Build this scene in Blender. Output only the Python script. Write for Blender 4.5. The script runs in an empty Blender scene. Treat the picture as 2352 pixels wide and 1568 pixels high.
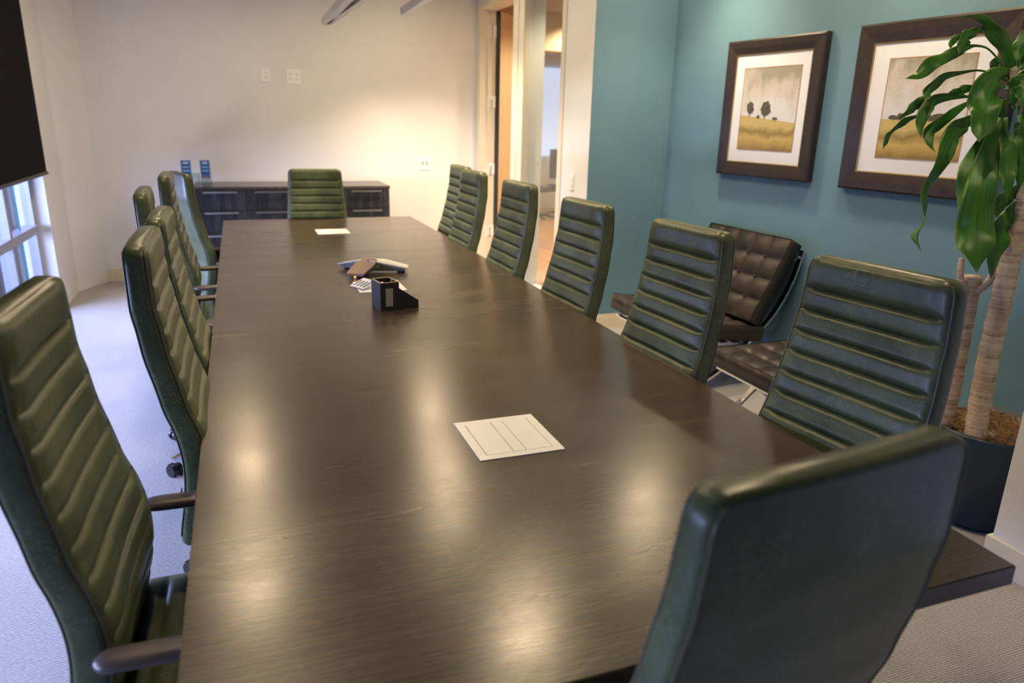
import bpy, bmesh, math, random
from mathutils import Vector, Matrix, Euler
random.seed(7)
PI = math.pi
sc = bpy.context.scene
COL = sc.collection
D = bpy.data

# ------------------------------------------------------------------ camera
CAM = Vector((0.0, 0.0, 1.47))
FPX = 1660.0
YAW, PITCH, ROLL = math.radians(20.575), math.radians(-16.94), math.radians(1.374)
fw = Vector((math.sin(YAW)*math.cos(PITCH), math.cos(YAW)*math.cos(PITCH), math.sin(PITCH)))
rt = Vector((math.cos(YAW), -math.sin(YAW), 0))
up = rt.cross(fw)
rt2 = math.cos(ROLL)*rt + math.sin(ROLL)*up
up2 = -math.sin(ROLL)*rt + math.cos(ROLL)*up
cam_data = D.cameras.new('camera')
cam_data.sensor_fit = 'HORIZONTAL'
cam_data.sensor_width = 36.0
cam_data.lens = FPX/2352*36.0
cam_data.clip_start = 0.05
cam_data.dof.use_dof = True
cam_data.dof.focus_distance = 2.15
cam_data.dof.aperture_fstop = 2.8
cam = D.objects.new('camera', cam_data)
COL.objects.link(cam)
m = Matrix((rt2, up2, -fw)).transposed().to_4x4()
m.translation = CAM
cam.matrix_world = m
sc.camera = cam

# ------------------------------------------------------------------ view
sc.view_settings.view_transform = 'Standard'
sc.view_settings.look = 'None'
sc.view_settings.gamma = 1.0
sc.view_settings.use_curve_mapping = False
sc.view_settings.exposure = 0.25
sc.cycles.use_denoising = True
sc.cycles.max_bounces = 8
sc.cycles.sample_clamp_indirect = 6.0
sc.cycles.caustics_reflective = False
sc.cycles.caustics_refractive = False

# ------------------------------------------------------------------ world (overcast daylight outside)
w = D.worlds.new('world'); sc.world = w; w.use_nodes = True
bg = w.node_tree.nodes['Background']
bg.inputs[0].default_value = (0.50, 0.55, 0.95, 1)
bg.inputs[1].default_value = 0.55

ROOM_X0, ROOM_YB, XR, YJ, ZC = -1.352, 7.27, 2.29, 4.675, 2.75

def light(name, kind, loc, energy, color, **kw):
    l = D.lights.new(name, kind); l.energy = energy; l.color = color
    for k, v in kw.items():
        if k not in ('rot', 'aim'): setattr(l, k, v)
    o = D.objects.new(name, l); o.location = loc
    if 'rot' in kw: o.rotation_euler = kw['rot']
    COL.objects.link(o)
    return o
# daylight through the lower, unshaded strip of the window wall
wd = light('window_daylight', 'AREA', (-3.6, 4.0, 1.25), 1150, (0.50, 0.54, 1.0), shape='RECTANGLE', size=8.4, size_y=1.5)
wd.matrix_world = Matrix(((0, 0, -1, -3.6), (1, 0, 0, 4.0), (0, -1, 0, 1.25), (0, 0, 0, 1)))   # open sky low over the street, shines along +x
# recessed ceiling downlights (position, power)
WARM = (1.0, 0.76, 0.48)
DOWN = [(1.50, 6.15, 340), (1.3, 4.75, 160), (1.3, 3.15, 60), (1.3, 1.5, 3),
        (-0.1, 5.8, 2), (-0.1, 4.1, 6), (-0.1, 2.4, 6),
        (2.55, 4.0, 75), (2.60, 2.75, 26)]
for (x, y, e) in DOWN:
    light('downlight_lamp', 'SPOT', (x, y, ZC-0.03), e, WARM, spot_size=math.radians(102), spot_blend=0.9, shadow_soft_size=0.05)
HALL = [(3.0, 5.4), (3.4, 6.8), (3.9, 8.2), (3.3, 9.9), (5.2, 7.2), (5.2, 9.6)]  # unseen lamps; the first is added to brighten door leaf and sidelight reveal
for (x, y) in HALL:
    light('unseen_hall_lamp', 'SPOT', (x, y, 2.68), 120, (1.0, 0.74, 0.46), spot_size=math.radians(140), spot_blend=0.5, shadow_soft_size=0.08)

# ------------------------------------------------------------------ helpers
def ray(px, py):
    return (rt2*((px-1176)/FPX) - up2*((py-784)/FPX) + fw)
def at_r(px, py, r):                      # point at a horizontal distance r from the tripod
    d = ray(px, py); return CAM + d*(r/math.hypot(d.x, d.y))

def mat(name, col, rough=0.5, metal=0.0, spec=0.5, coat=0.0, coat_r=0.1, emit=None, emit_s=0.0, trans=0.0, alpha=1.0, sheen=0.0):
    m = D.materials.new(name); m.use_nodes = True
    b = m.node_tree.nodes['Principled BSDF']
    b.inputs['Base Color'].default_value = (*col, 1)
    b.inputs['Roughness'].default_value = rough
    b.inputs['Metallic'].default_value = metal
    b.inputs['Specular IOR Level'].default_value = spec
    b.inputs['Coat Weight'].default_value = coat
    b.inputs['Coat Roughness'].default_value = coat_r
    b.inputs['Transmission Weight'].default_value = trans
    b.inputs['Alpha'].default_value = alpha
    b.inputs['Sheen Weight'].default_value = sheen
    if emit:
        b.inputs['Emission Color'].default_value = (*emit, 1)
        b.inputs['Emission Strength'].default_value = emit_s
    return m
def nodes(m): return m.node_tree.nodes, m.node_tree.links, m.node_tree.nodes['Principled BSDF']
def ramp(N, stops, interp='LINEAR'):
    r = N.new('ShaderNodeValToRGB'); cr = r.color_ramp; cr.interpolation = interp
    while len(cr.elements) < len(stops): cr.elements.new(0.5)
    for e, (p, c) in zip(cr.elements, stops):
        e.position = p; e.color = (*c, 1) if len(c) == 3 else c
    return r
def noise_col(m, c1, c2, scale=20, detail=4, lo=0.35, hi=0.65, stretch=(1, 1, 1), bump=0.0, bscale=None, rough=None, bdist=0.002):
    N, L, b = nodes(m)
    tc = N.new('ShaderNodeTexCoord'); mp = N.new('ShaderNodeMapping'); mp.inputs['Scale'].default_value = stretch
    L.new(tc.outputs['Object'], mp.inputs['Vector'])
    n = N.new('ShaderNodeTexNoise'); n.inputs['Scale'].default_value = scale; n.inputs['Detail'].default_value = detail
    L.new(mp.outputs[0], n.inputs['Vector'])
    r = ramp(N, [(lo, c1), (hi, c2)]); L.new(n.outputs['Fac'], r.inputs[0]); L.new(r.outputs[0], b.inputs['Base Color'])
    if rough:
        rr = ramp(N, [(lo, (rough[0],)*3), (hi, (rough[1],)*3)]); L.new(n.outputs['Fac'], rr.inputs[0]); L.new(rr.outputs[0], b.inputs['Roughness'])
    if bump:
        n2 = N.new('ShaderNodeTexNoise'); n2.inputs['Scale'].default_value = bscale or scale*3; n2.inputs['Detail'].default_value = 5
        L.new(mp.outputs[0], n2.inputs['Vector'])
        bp = N.new('ShaderNodeBump'); bp.inputs['Strength'].default_value = bump; bp.inputs['Distance'].default_value = bdist
        L.new(n2.outputs['Fac'], bp.inputs['Height']); L.new(bp.outputs[0], b.inputs['Normal'])
    return m

# --- materials
M = {}
M['white_wall'] = noise_col(mat('white_wall_paint', (.74, .76, .79), .75), (.73, .75, .78), (.75, .77, .80), 3, bump=.05, bscale=180)
M['blue_wall'] = noise_col(mat('blue_wall_paint', (.17, .30, .38), .6), (.120, .248, .340), (.130, .262, .354), 4, bump=.05, bscale=180)
M['ceiling'] = mat('ceiling_paint', (.38, .38, .38), .9)
M['trim'] = mat('cream_trim_paint', (.72, .66, .50), .45)
M['door_trim'] = mat('white_trim_paint', (.70, .68, .60), .4)
M['alu'] = mat('grey_aluminium', (.45, .47, .55), .35, .6)
M['chrome'] = mat('polished_chrome', (.80, .80, .82), .08, 1.0)
M['steel'] = mat('brushed_steel', (.62, .60, .58), .3, 1.0)
M['hinge'] = mat('satin_nickel_hinge', (.92, .94, 1.0), .35, .0)
M['black_plastic'] = mat('black_plastic', (.012, .012, .014), .38)
M['arm'] = mat('dark_armrest', (.075, .058, .048), .38)
M['blind'] = mat('charcoal_roller_fabric', (.004, .004, .006), .9, spec=.15)
M['plate'] = mat('white_plastic_plate', (.86, .88, .92), .35)
M['slot'] = mat('dark_socket_slot', (.06, .06, .07), .5)
M['glass'] = mat('clear_glass', (.9, .97, .95), .02, trans=1.0)
def thin_glass():
    m = D.materials.new('thin_window_glass'); m.use_nodes = True
    N, L = m.node_tree.nodes, m.node_tree.links
    N.remove(N['Principled BSDF'])
    t = N.new('ShaderNodeBsdfTransparent'); t.inputs[0].default_value = (.90, .95, .95, 1)
    g = N.new('ShaderNodeBsdfGlossy'); g.inputs['Roughness'].default_value = .02
    lw = N.new('ShaderNodeLayerWeight'); lw.inputs[0].default_value = .5
    pw = N.new('ShaderNodeMath'); pw.operation = 'POWER'; pw.inputs[1].default_value = 4.5; L.new(lw.outputs['Facing'], pw.inputs[0])
    fr = N.new('ShaderNodeMath'); fr.operation = 'MULTIPLY_ADD'; fr.inputs[1].default_value = .8; fr.inputs[2].default_value = .03; L.new(pw.outputs[0], fr.inputs[0])
    mx = N.new('ShaderNodeMixShader'); L.new(fr.outputs[0], mx.inputs[0]); L.new(t.outputs[0], mx.inputs[1]); L.new(g.outputs[0], mx.inputs[2])
    L.new(mx.outputs[0], N['Material Output'].inputs[0])
    return m
M['thin_glass'] = thin_glass()

def leather(name, c1, c2, scr, r1=.27, r2=.42):
    m = mat(name, c1, .3)
    N, L, b = nodes(m)
    tc = N.new('ShaderNodeTexCoord')
    n1 = N.new('ShaderNodeTexNoise'); n1.inputs['Scale'].default_value = 7; n1.inputs['Detail'].default_value = 8; n1.inputs['Roughness'].default_value = .65
    L.new(tc.outputs['Object'], n1.inputs['Vector'])
    r = ramp(N, [(.36, c1), (.66, c2)]); L.new(n1.outputs['Fac'], r.inputs[0])
    # fine pale creases
    n2 = N.new('ShaderNodeTexNoise'); n2.inputs['Scale'].default_value = 48; n2.inputs['Detail'].default_value = 3; n2.inputs['Distortion'].default_value = 1.2
    L.new(tc.outputs['Object'], n2.inputs['Vector'])
    cr = ramp(N, [(.475, (0, 0, 0)), (.50, (1, 1, 1)), (.525, (0, 0, 0))]); L.new(n2.outputs['Fac'], cr.inputs[0])
    n3 = N.new('ShaderNodeTexNoise'); n3.inputs['Scale'].default_value = 9; L.new(tc.outputs['Object'], n3.inputs['Vector'])
    gate = ramp(N, [(.40, (0, 0, 0)), (.60, (.40, .40, .40))]); L.new(n3.outputs['Fac'], gate.inputs[0])
    mu = N.new('ShaderNodeMath'); mu.operation = 'MULTIPLY'; L.new(cr.outputs[0], mu.inputs[0]); L.new(gate.outputs[0], mu.inputs[1])
    mx = N.new('ShaderNodeMixRGB'); mx.inputs[2].default_value = (*scr, 1)
    L.new(mu.outputs[0], mx.inputs[0]); L.new(r.outputs[0], mx.inputs[1]); L.new(mx.outputs[0], b.inputs['Base Color'])
    rr = ramp(N, [(.3, (r1,)*3), (.7, (r2,)*3)]); L.new(n1.outputs['Fac'], rr.inputs[0]); L.new(rr.outputs[0], b.inputs['Roughness'])
    n4 = N.new('ShaderNodeTexNoise'); n4.inputs['Scale'].default_value = 160; n4.inputs['Detail'].default_value = 4; L.new(tc.outputs['Object'], n4.inputs['Vector'])
    bp = N.new('ShaderNodeBump'); bp.inputs['Strength'].default_value = .12; bp.inputs['Distance'].default_value = .001
    L.new(n4.outputs['Fac'], bp.inputs['Height'])
    bp2 = N.new('ShaderNodeBump'); bp2.inputs['Strength'].default_value = .06; bp2.inputs['Distance'].default_value = .004
    L.new(n1.outputs['Fac'], bp2.inputs['Height']); L.new(bp.outputs[0], bp2.inputs['Normal']); L.new(bp2.outputs[0], b.inputs['Normal'])
    b.inputs['Specular IOR Level'].default_value = .38
    return m
M['leather'] = leather('olive_green_leather', (.050, .066, .029), (.102, .126, .058), (.26, .32, .18))
M['piping'] = mat('olive_piping', (.10, .095, .06), .35)
M['brown_leather'] = leather('dark_brown_leather', (.017, .014, .012), (.034, .027, .023), (.07, .05, .035), .32, .45)

def wood(name, dark, light, axis='X', rough=(.22, .36), scale=1.0, bump=.25, lines=(.40, .62), fine=12, spec=.5, fbump=False):
    m = mat(name, dark, .3); N, L, b = nodes(m)
    tc = N.new('ShaderNodeTexCoord'); mp = N.new('ShaderNodeMapping')
    s = {'X': (0.75, 17.0, 17.0), 'Y': (14.0, 1.0, 14.0), 'Z': (14.0, 14.0, 1.0)}[axis]
    mp.inputs['Scale'].default_value = tuple(v*scale for v in s)
    L.new(tc.outputs['Object'], mp.inputs['Vector'])
    n0 = N.new('ShaderNodeTexNoise'); n0.inputs['Scale'].default_value = .55; n0.inputs['Detail'].default_value = 2; n0.inputs['Distortion'].default_value = .6
    L.new(mp.outputs[0], n0.inputs['Vector'])
    mul = N.new('ShaderNodeMath'); mul.operation = 'MULTIPLY'; mul.inputs[1].default_value = 26.0; L.new(n0.outputs['Fac'], mul.inputs[0])
    sn = N.new('ShaderNodeMath'); sn.operation = 'SINE'; L.new(mul.outputs[0], sn.inputs[0])
    n1 = N.new('ShaderNodeTexNoise'); n1.inputs['Scale'].default_value = fine; n1.inputs['Detail'].default_value = 5
    L.new(mp.outputs[0], n1.inputs['Vector'])
    b.inputs['Specular IOR Level'].default_value = spec
    ma = N.new('ShaderNodeMath'); ma.operation = 'MULTIPLY_ADD'; ma.inputs[1].default_value = .11; L.new(sn.outputs[0], ma.inputs[0]); L.new(n1.outputs['Fac'], ma.inputs[2])
    r = ramp(N, [(lines[0], dark), (lines[1], light)]); L.new(ma.outputs[0], r.inputs[0]); L.new(r.outputs[0], b.inputs['Base Color'])
    rr = ramp(N, [(.35, (rough[0],)*3), (.65, (rough[1],)*3)]); L.new(ma.outputs[0], rr.inputs[0]); L.new(rr.outputs[0], b.inputs['Roughness'])
    bp = N.new('ShaderNodeBump'); bp.inputs['Strength'].default_value = bump; bp.inputs['Distance'].default_value = .0015
    L.new((n1 if fbump else ma).outputs[0], bp.inputs['Height']); L.new(bp.outputs[0], b.inputs['Normal'])
    return m
def table_wood():
    m = mat('espresso_oak_laminate', (.03, .02, .015), .22); N, L, b = nodes(m)
    tc = N.new('ShaderNodeTexCoord')
    def noise(scale3, detail=2, dist=0.0):
        mp = N.new('ShaderNodeMapping'); mp.inputs['Scale'].default_value = scale3; L.new(tc.outputs['Object'], mp.inputs[0])
        n = N.new('ShaderNodeTexNoise'); n.inputs['Scale'].default_value = 1.0; n.inputs['Detail'].default_value = detail; n.inputs['Distortion'].default_value = dist
        L.new(mp.outputs[0], n.inputs['Vector']); return n
    fine = noise((6, 210, 1), 3); pores = noise((26, 620, 1), 1); broad = noise((.9, 7, 1), 3, .5)
    warp = noise((1.6, 9, 1), 2, .4)
    mul = N.new('ShaderNodeMath'); mul.operation = 'MULTIPLY'; mul.inputs[1].default_value = 46.0; L.new(warp.outputs['Fac'], mul.inputs[0])
    sn = N.new('ShaderNodeMath'); sn.operation = 'SINE'; L.new(mul.outputs[0], sn.inputs[0])
    cath = ramp(N, [(.90, (0, 0, 0)), (1.0, (1, 1, 1))]); L.new(sn.outputs[0], cath.inputs[0])
    gate = ramp(N, [(.50, (0, 0, 0)), (.66, (1, 1, 1))]); L.new(broad.outputs['Fac'], gate.inputs[0])
    cg = N.new('ShaderNodeMath'); cg.operation = 'MULTIPLY'; L.new(cath.outputs[0], cg.inputs[0]); L.new(gate.outputs[0], cg.inputs[1])
    r = ramp(N, [(.38, (.030, .020, .012)), (.66, (.066, .046, .028))]); L.new(fine.outputs['Fac'], r.inputs[0])
    pr = ramp(N, [(.60, (0, 0, 0)), (.72, (.7, .7, .7))]); L.new(pores.outputs['Fac'], pr.inputs[0])
    m1 = N.new('ShaderNodeMixRGB'); m1.inputs[2].default_value = (.085, .063, .042, 1); L.new(pr.outputs[0], m1.inputs[0]); L.new(r.outputs[0], m1.inputs[1])
    m2 = N.new('ShaderNodeMixRGB'); m2.inputs[2].default_value = (.075, .055, .037, 1); L.new(cg.outputs[0], m2.inputs[0]); L.new(m1.outputs[0], m2.inputs[1])
    L.new(m2.outputs[0], b.inputs['Base Color'])
    rr = ramp(N, [(.3, (.23,)*3), (.7, (.28,)*3)]); L.new(broad.outputs['Fac'], rr.inputs[0]); L.new(rr.outputs[0], b.inputs['Roughness'])
    b.inputs['Specular IOR Level'].default_value = .8
    bp = N.new('ShaderNodeBump'); bp.inputs['Strength'].default_value = .10; bp.inputs['Distance'].default_value = .0004
    L.new(fine.outputs['Fac'], bp.inputs['Height']); L.new(bp.outputs[0], b.inputs['Normal'])
    return m
M['table'] = table_wood()
M['credenza'] = wood('black_ash_laminate', (.008, .009, .011), (.028, .030, .037), 'Z', rough=(.5, .62), bump=.1, lines=(.42, .7), spec=.3)
M['cred_top'] = wood('dark_top_laminate', (.03, .026, .022), (.06, .05, .042), 'X', rough=(.2, .3), bump=.05)
M['oak_floor'] = wood('warm_oak_boards', (.52, .26, .12), (.70, .40, .20), 'Y', rough=(.3, .45), scale=.8, bump=.1)
M['door_wood'] = wood('honey_maple_veneer', (.66, .52, .33), (.74, .60, .40), 'Z', rough=(.35, .45), scale=.5, bump=.03)

def carpet():
    m = mat('grey_loop_carpet', (.3, .3, .33), .95, spec=.1, sheen=.3); N, L, b = nodes(m)
    tc = N.new('ShaderNodeTexCoord')
    mp = N.new('ShaderNodeMapping'); mp.inputs['Scale'].default_value = (55, 150, 1); L.new(tc.outputs['Object'], mp.inputs['Vector'])
    n = N.new('ShaderNodeTexNoise'); n.inputs['Scale'].default_value = 1.6; n.inputs['Detail'].default_value = 3; L.new(mp.outputs[0], n.inputs['Vector'])
    wv = N.new('ShaderNodeTexWave'); wv.bands_direction = 'Y'; wv.inputs['Scale'].default_value = 42; wv.inputs['Distortion'].default_value = 2.5; wv.inputs['Detail'].default_value = 3
    L.new(tc.outputs['Object'], wv.inputs['Vector'])
    ad = N.new('ShaderNodeMath'); ad.operation = 'MULTIPLY_ADD'; ad.inputs[1].default_value = .45; L.new(wv.outputs['Fac'], ad.inputs[0]); L.new(n.outputs['Fac'], ad.inputs[2])
    r = ramp(N, [(.45, (.22, .215, .22)), (.95, (.46, .45, .45))]); L.new(ad.outputs[0], r.inputs[0]); L.new(r.outputs[0], b.inputs['Base Color'])
    bp = N.new('ShaderNodeBump'); bp.inputs['Strength'].default_value = .6; bp.inputs['Distance'].default_value = .004
    L.new(ad.outputs[0], bp.inputs['Height']); L.new(bp.outputs[0], b.inputs['Normal'])
    return m
M['carpet'] = carpet()

# --- object creation
def link(name, bm, m=None, parent=None, smooth=False, kind=None, loc=None, rot=None):
    bmesh.ops.recalc_face_normals(bm, faces=bm.faces)
    me = D.meshes.new(name); bm.to_mesh(me); bm.free()
    if smooth:
        me.polygons.foreach_set('use_smooth', [True]*len(me.polygons))
    o = D.objects.new(name, me); COL.objects.link(o)
    if m: me.materials.append(m)
    if parent: o.parent = parent
    if kind: o['kind'] = kind
    if loc: o.location = loc
    if rot: o.rotation_euler = rot
    return o
def tag(o, label=None, cat=None, group=None, kind=None):
    if label: o['label'] = label
    if cat: o['category'] = cat
    if group: o['group'] = group
    if kind: o['kind'] = kind
    return o
def empty(name, loc, rz=0, label=None, cat=None, group=None):
    o = D.objects.new(name, None); COL.objects.link(o); o.location = loc; o.rotation_euler = (0, 0, rz)
    o.empty_display_size = .05
    return tag(o, label, cat, group)
def copy_tree(o, parent=None):
    c = o.copy(); COL.objects.link(c); c.parent = parent
    for ch in list(o.children): copy_tree(ch, c)
    return c
def box(bm, x0, x1, y0, y1, z0, z1, mtx=None, bev=0.0):
    v = [bm.verts.new((x, y, z)) for x in (x0, x1) for y in (y0, y1) for z in (z0, z1)]
    fs = [(0, 1, 3, 2), (4, 6, 7, 5), (0, 4, 5, 1), (2, 3, 7, 6), (0, 2, 6, 4), (1, 5, 7, 3)]
    f = [bm.faces.new([v[i] for i in q]) for q in fs]
    if mtx: bmesh.ops.transform(bm, matrix=mtx, verts=v)
    if bev:
        es = list({e for ff in f for e in ff.edges})
        bmesh.ops.bevel(bm, geom=es, offset=bev, segments=2, affect='EDGES', profile=.6)
    return v
def boxes(name, lst, m, parent=None, bev=0.0, kind=None):
    bm = bmesh.new()
    for b in lst: box(bm, *b, bev=bev)
    return link(name, bm, m, parent, kind=kind)
def loft(bm, rings, close=True, cap=True):
    vr = [[bm.verts.new(p) for p in r] for r in rings]
    n = len(rings[0])
    for a, b in zip(vr[:-1], vr[1:]):
        for i in range(n if close else n-1):
            j = (i+1) % n
            bm.faces.new((a[i], a[j], b[j], b[i]))
    if cap:
        bm.faces.new(vr[0][::-1]); bm.faces.new(vr[-1])
    return vr
def tube(bm, pts, r, seg=8, closed=False, flat=None):
    pts = [Vector(p) for p in pts]; n = len(pts); rings = []
    prev = None
    for i, p in enumerate(pts):
        if closed: t = pts[(i+1) % n]-pts[i-1]
        else: t = pts[min(i+1, n-1)]-pts[max(i-1, 0)]
        t.normalize()
        if prev is None:
            a = Vector((0, 0, 1)) if abs(t.z) < .9 else Vector((1, 0, 0))
            u = t.cross(a).normalized()
        else:
            u = (prev - t*prev.dot(t)).normalized()
        prev = u; v = t.cross(u)
        rr = r[i] if isinstance(r, (list, tuple)) else r
        if flat:   # rectangular bar: flat = (dir across, half width, half thickness)
            d = Vector(flat[0]); e = t.cross(d).normalized()
            rings.append([p+d*flat[1]+e*flat[2], p-d*flat[1]+e*flat[2], p-d*flat[1]-e*flat[2], p+d*flat[1]-e*flat[2]])
        else:
            rings.append([p+rr*(math.cos(2*PI*k/seg)*u+math.sin(2*PI*k/seg)*v) for k in range(seg)])
    if closed:
        vr = [[bm.verts.new(p) for p in rg] for rg in rings]; k = len(vr[0])
        for i in range(n):
            a, b = vr[i], vr[(i+1) % n]
            for s in range(k): bm.faces.new((a[s], a[(s+1) % k], b[(s+1) % k], b[s]))
    else: loft(bm, rings)
def cyl(bm, c, r, h, seg=24, axis='Z', r2=None):
    r2 = r if r2 is None else r2; c = Vector(c); rings = []
    for hh, rr in ((0, r), (h, r2)):
        ring = []
        for k in range(seg):
            a = 2*PI*k/seg; u, v = rr*math.cos(a), rr*math.sin(a)
            ring.append(c+{'Z': Vector((u, v, hh)), 'X': Vector((hh, u, v)), 'Y': Vector((u, hh, v))}[axis])
        rings.append(ring)
    loft(bm, rings)
def lathe(bm, c, prof, seg=32):
    c = Vector(c)
    vr = [[bm.verts.new(c+Vector((r*math.cos(2*PI*k/seg), r*math.sin(2*PI*k/seg), z))) for k in range(seg)] for r, z in prof]
    for a, b in zip(vr[:-1], vr[1:]):
        for i in range(seg):
            j = (i+1) % seg; bm.faces.new((a[i], a[j], b[j], b[i]))
    return vr
def interp(tab, x):
    if x <= tab[0][0]: return tab[0][1]
    for (a, fa), (b, fb) in zip(tab[:-1], tab[1:]):
        if x <= b:
            t = (x-a)/(b-a); return fa+(fb-fa)*t
    return tab[-1][1]
def smooth_tab(tab, n=400, width=.03):
    x0, x1 = tab[0][0], tab[-1][0]; out = []
    for i in range(n+1):
        x = x0+(x1-x0)*i/n
        s = sum(interp(tab, x+width*k/4) for k in range(-4, 5))/9
        out.append((x, s))
    return out
def prism(bm, poly, z0, z1):
    a = [bm.verts.new((x, y, z0)) for x, y in poly]; b = [bm.verts.new((x, y, z1)) for x, y in poly]
    n = len(poly)
    for i in range(n): bm.faces.new((a[i], a[(i+1) % n], b[(i+1) % n], b[i]))
    bm.faces.new(a[::-1]); bm.faces.new(b)

# ------------------------------------------------------------------ room shell
WT = .18
PA = math.radians(6.4)
PW0 = Vector((2.911, YJ, 0))                       # start of the picture wall at the inner corner
pt = Vector((math.sin(PA), -math.cos(PA), 0))      # runs towards the camera
PWL = (YJ-1.3)/math.cos(PA)
PW1 = PW0+pt*PWL
boxes('floor', [(-1.7, 3.6, -1.8, YJ+.12, -.1, 0), (-1.7, XR+.09, YJ+.12, 7.5, -.1, 0)], M['carpet'], kind='structure')
boxes('ceiling', [(-1.7, 3.6, -1.8, YJ+.12, ZC, ZC+.1), (-1.7, XR+WT, YJ+.12, 7.5, ZC, ZC+.1)], M['ceiling'], kind='structure')
# back wall with the short angled return beside the window
bm = bmesh.new(); prism(bm, [(-1.17, ROOM_YB), (XR+WT, ROOM_YB), (XR+WT, ROOM_YB+.15), (-1.6, ROOM_YB+.15), (-1.6, 6.90), (-1.352, 6.90)], 0, ZC)
link('wall_back', bm, M['white_wall'], kind='structure')
boxes('baseboard_back', [(-1.17, XR, ROOM_YB-.014, ROOM_YB, 0, .11)], M['trim'], kind='structure')
# right wall with the door opening and the sidelight
D0, D1, S0, S1, DZ = 6.23, 7.20, 5.20, 5.97, 2.49
boxes('wall_right', [(XR, XR+WT, YJ, S0, 0, ZC), (XR, XR+WT, S1, D0, 0, ZC), (XR, XR+WT, D1, ROOM_YB, 0, ZC),
                     (XR, XR+WT, S0, S1, DZ, ZC), (XR, XR+WT, D0, D1, DZ, ZC), (XR, XR+WT, S0, S1, 0, .06)], M['white_wall'], kind='structure')
boxes('wall_jog', [(XR+WT, 3.05, YJ, YJ+.12, 0, ZC), (XR+.0005, XR+WT, YJ-.004, YJ, 0, ZC)], M['blue_wall'], kind='structure')
boxes('baseboard_jog', [(XR+.001, 2.925, YJ-.02, YJ-.004, 0, .085), (XR+.001, 2.925, YJ-.014, YJ-.004, .085, .105)], M['trim'], kind='structure')
bm = bmesh.new()
nrm = Vector((math.cos(PA), math.sin(PA), 0))
prism(bm, [tuple(v)[:2] for v in (PW0, PW1, PW1+nrm*.12, PW0+nrm*.12+Vector((0, .1, 0)))], 0, ZC)
link('wall_picture', bm, M['blue_wall'], kind='structure')
bm = bmesh.new(); prism(bm, [tuple(v)[:2] for v in (PW0-nrm*.014, PW1-nrm*.014, PW1+nrm*.002, PW0+nrm*.002)], 0, .105)
link('baseboard_picture', bm, M['trim'], kind='structure')
boxes('wall_column', [(2.396, 3.5, -1.7, 1.507, 0, ZC)], M['white_wall'], kind='structure')
boxes('baseboard_column', [(2.382, 2.396, -1.7, 1.507, 0, .11), (2.382, 3.2, 1.507, 1.521, 0, .11)], M['door_trim'], kind='structure')
boxes('wall_front', [(-1.7, 2.4, -1.82, -1.7, 0, ZC)], mat('bounce_dimming_wall_paint', (.30, .31, .36), .7), kind='structure')  # unseen end wall, coloured dark to cut light bounced into the room
# window wall on the left
WY0, WY1, WXG = -1.2, 6.28, ROOM_X0-.12
boxes('wall_left', [(ROOM_X0-.2, ROOM_X0, WY1, 6.90, 0, ZC), (ROOM_X0-.2, ROOM_X0, -1.7, WY0, 0, ZC),
                    (ROOM_X0-.2, ROOM_X0, WY0, WY1, 2.62, ZC)], M['white_wall'], kind='structure')
fr = boxes('window_1', [(WXG-.03, WXG+.03, WY0, WY1, 0, .07), (WXG-.03, WXG+.03, WY0, WY1, 2.56, 2.62),
                        (WXG-.03, WXG+.03, WY0, WY0+.05, .07, 2.56), (WXG-.03, WXG+.03, WY1-.05, WY1, .07, 2.56)], M['alu'], kind='structure')
y = WY1-.73
k = 0
while y > WY0+.1:
    boxes('mullion', [(WXG-.035, WXG+.045, y-.025, y+.025, .07, 2.56)], M['alu'], fr); y -= .72
boxes('transom', [(WXG-.035, WXG+.05, WY0+.05, WY1-.05, .60, .66)], M['alu'], fr)
y = WY1-.36  # thin teal strips stand in for the reflection edges in each pane
while y > WY0+.3:
    boxes('pane_reflection', [(WXG+.004, WXG+.012, y-.006, y+.006, .07, 2.56)], mat('teal_reflection', (.02, .16, .20), .4) if k == 0 else D.materials['teal_reflection'], fr); y -= .72; k = 1
boxes('window_pane', [(WXG-.003, WXG+.003, WY0+.05, WY1-.05, .07, 2.56)], M['thin_glass'], fr)
boxes('ground_outside', [(-70, ROOM_X0-.25, -20, 140, -3.2, -3.0)], mat('pale_paving', (.22, .22, .27), .8), kind='structure')
# roller blind
bl = empty('roller_blind', (ROOM_X0+.03, 2.7, ZC-.05), 0, 'charcoal roller blind drawn half down over the tall window at left', 'blind')
BL = 6.27-2.7
boxes('blind_fabric', [(-.002, .002, -3.4, BL, 1.04-ZC+.05, -.06)], M['blind'], bl)
bm = bmesh.new(); cyl(bm, (0, -3.4, 1.03-ZC+.05), .014, 3.4+BL, 12, 'Y'); link('bottom_bar', bm, mat('dark_bronze_bar', (.03, .022, .025), .4, .4), bl, smooth=True)
bm = bmesh.new(); cyl(bm, (0, -3.4, -.05), .03, 3.4+BL, 16, 'Y'); link('roller_tube', bm, M['blind'], bl, smooth=True)

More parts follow.
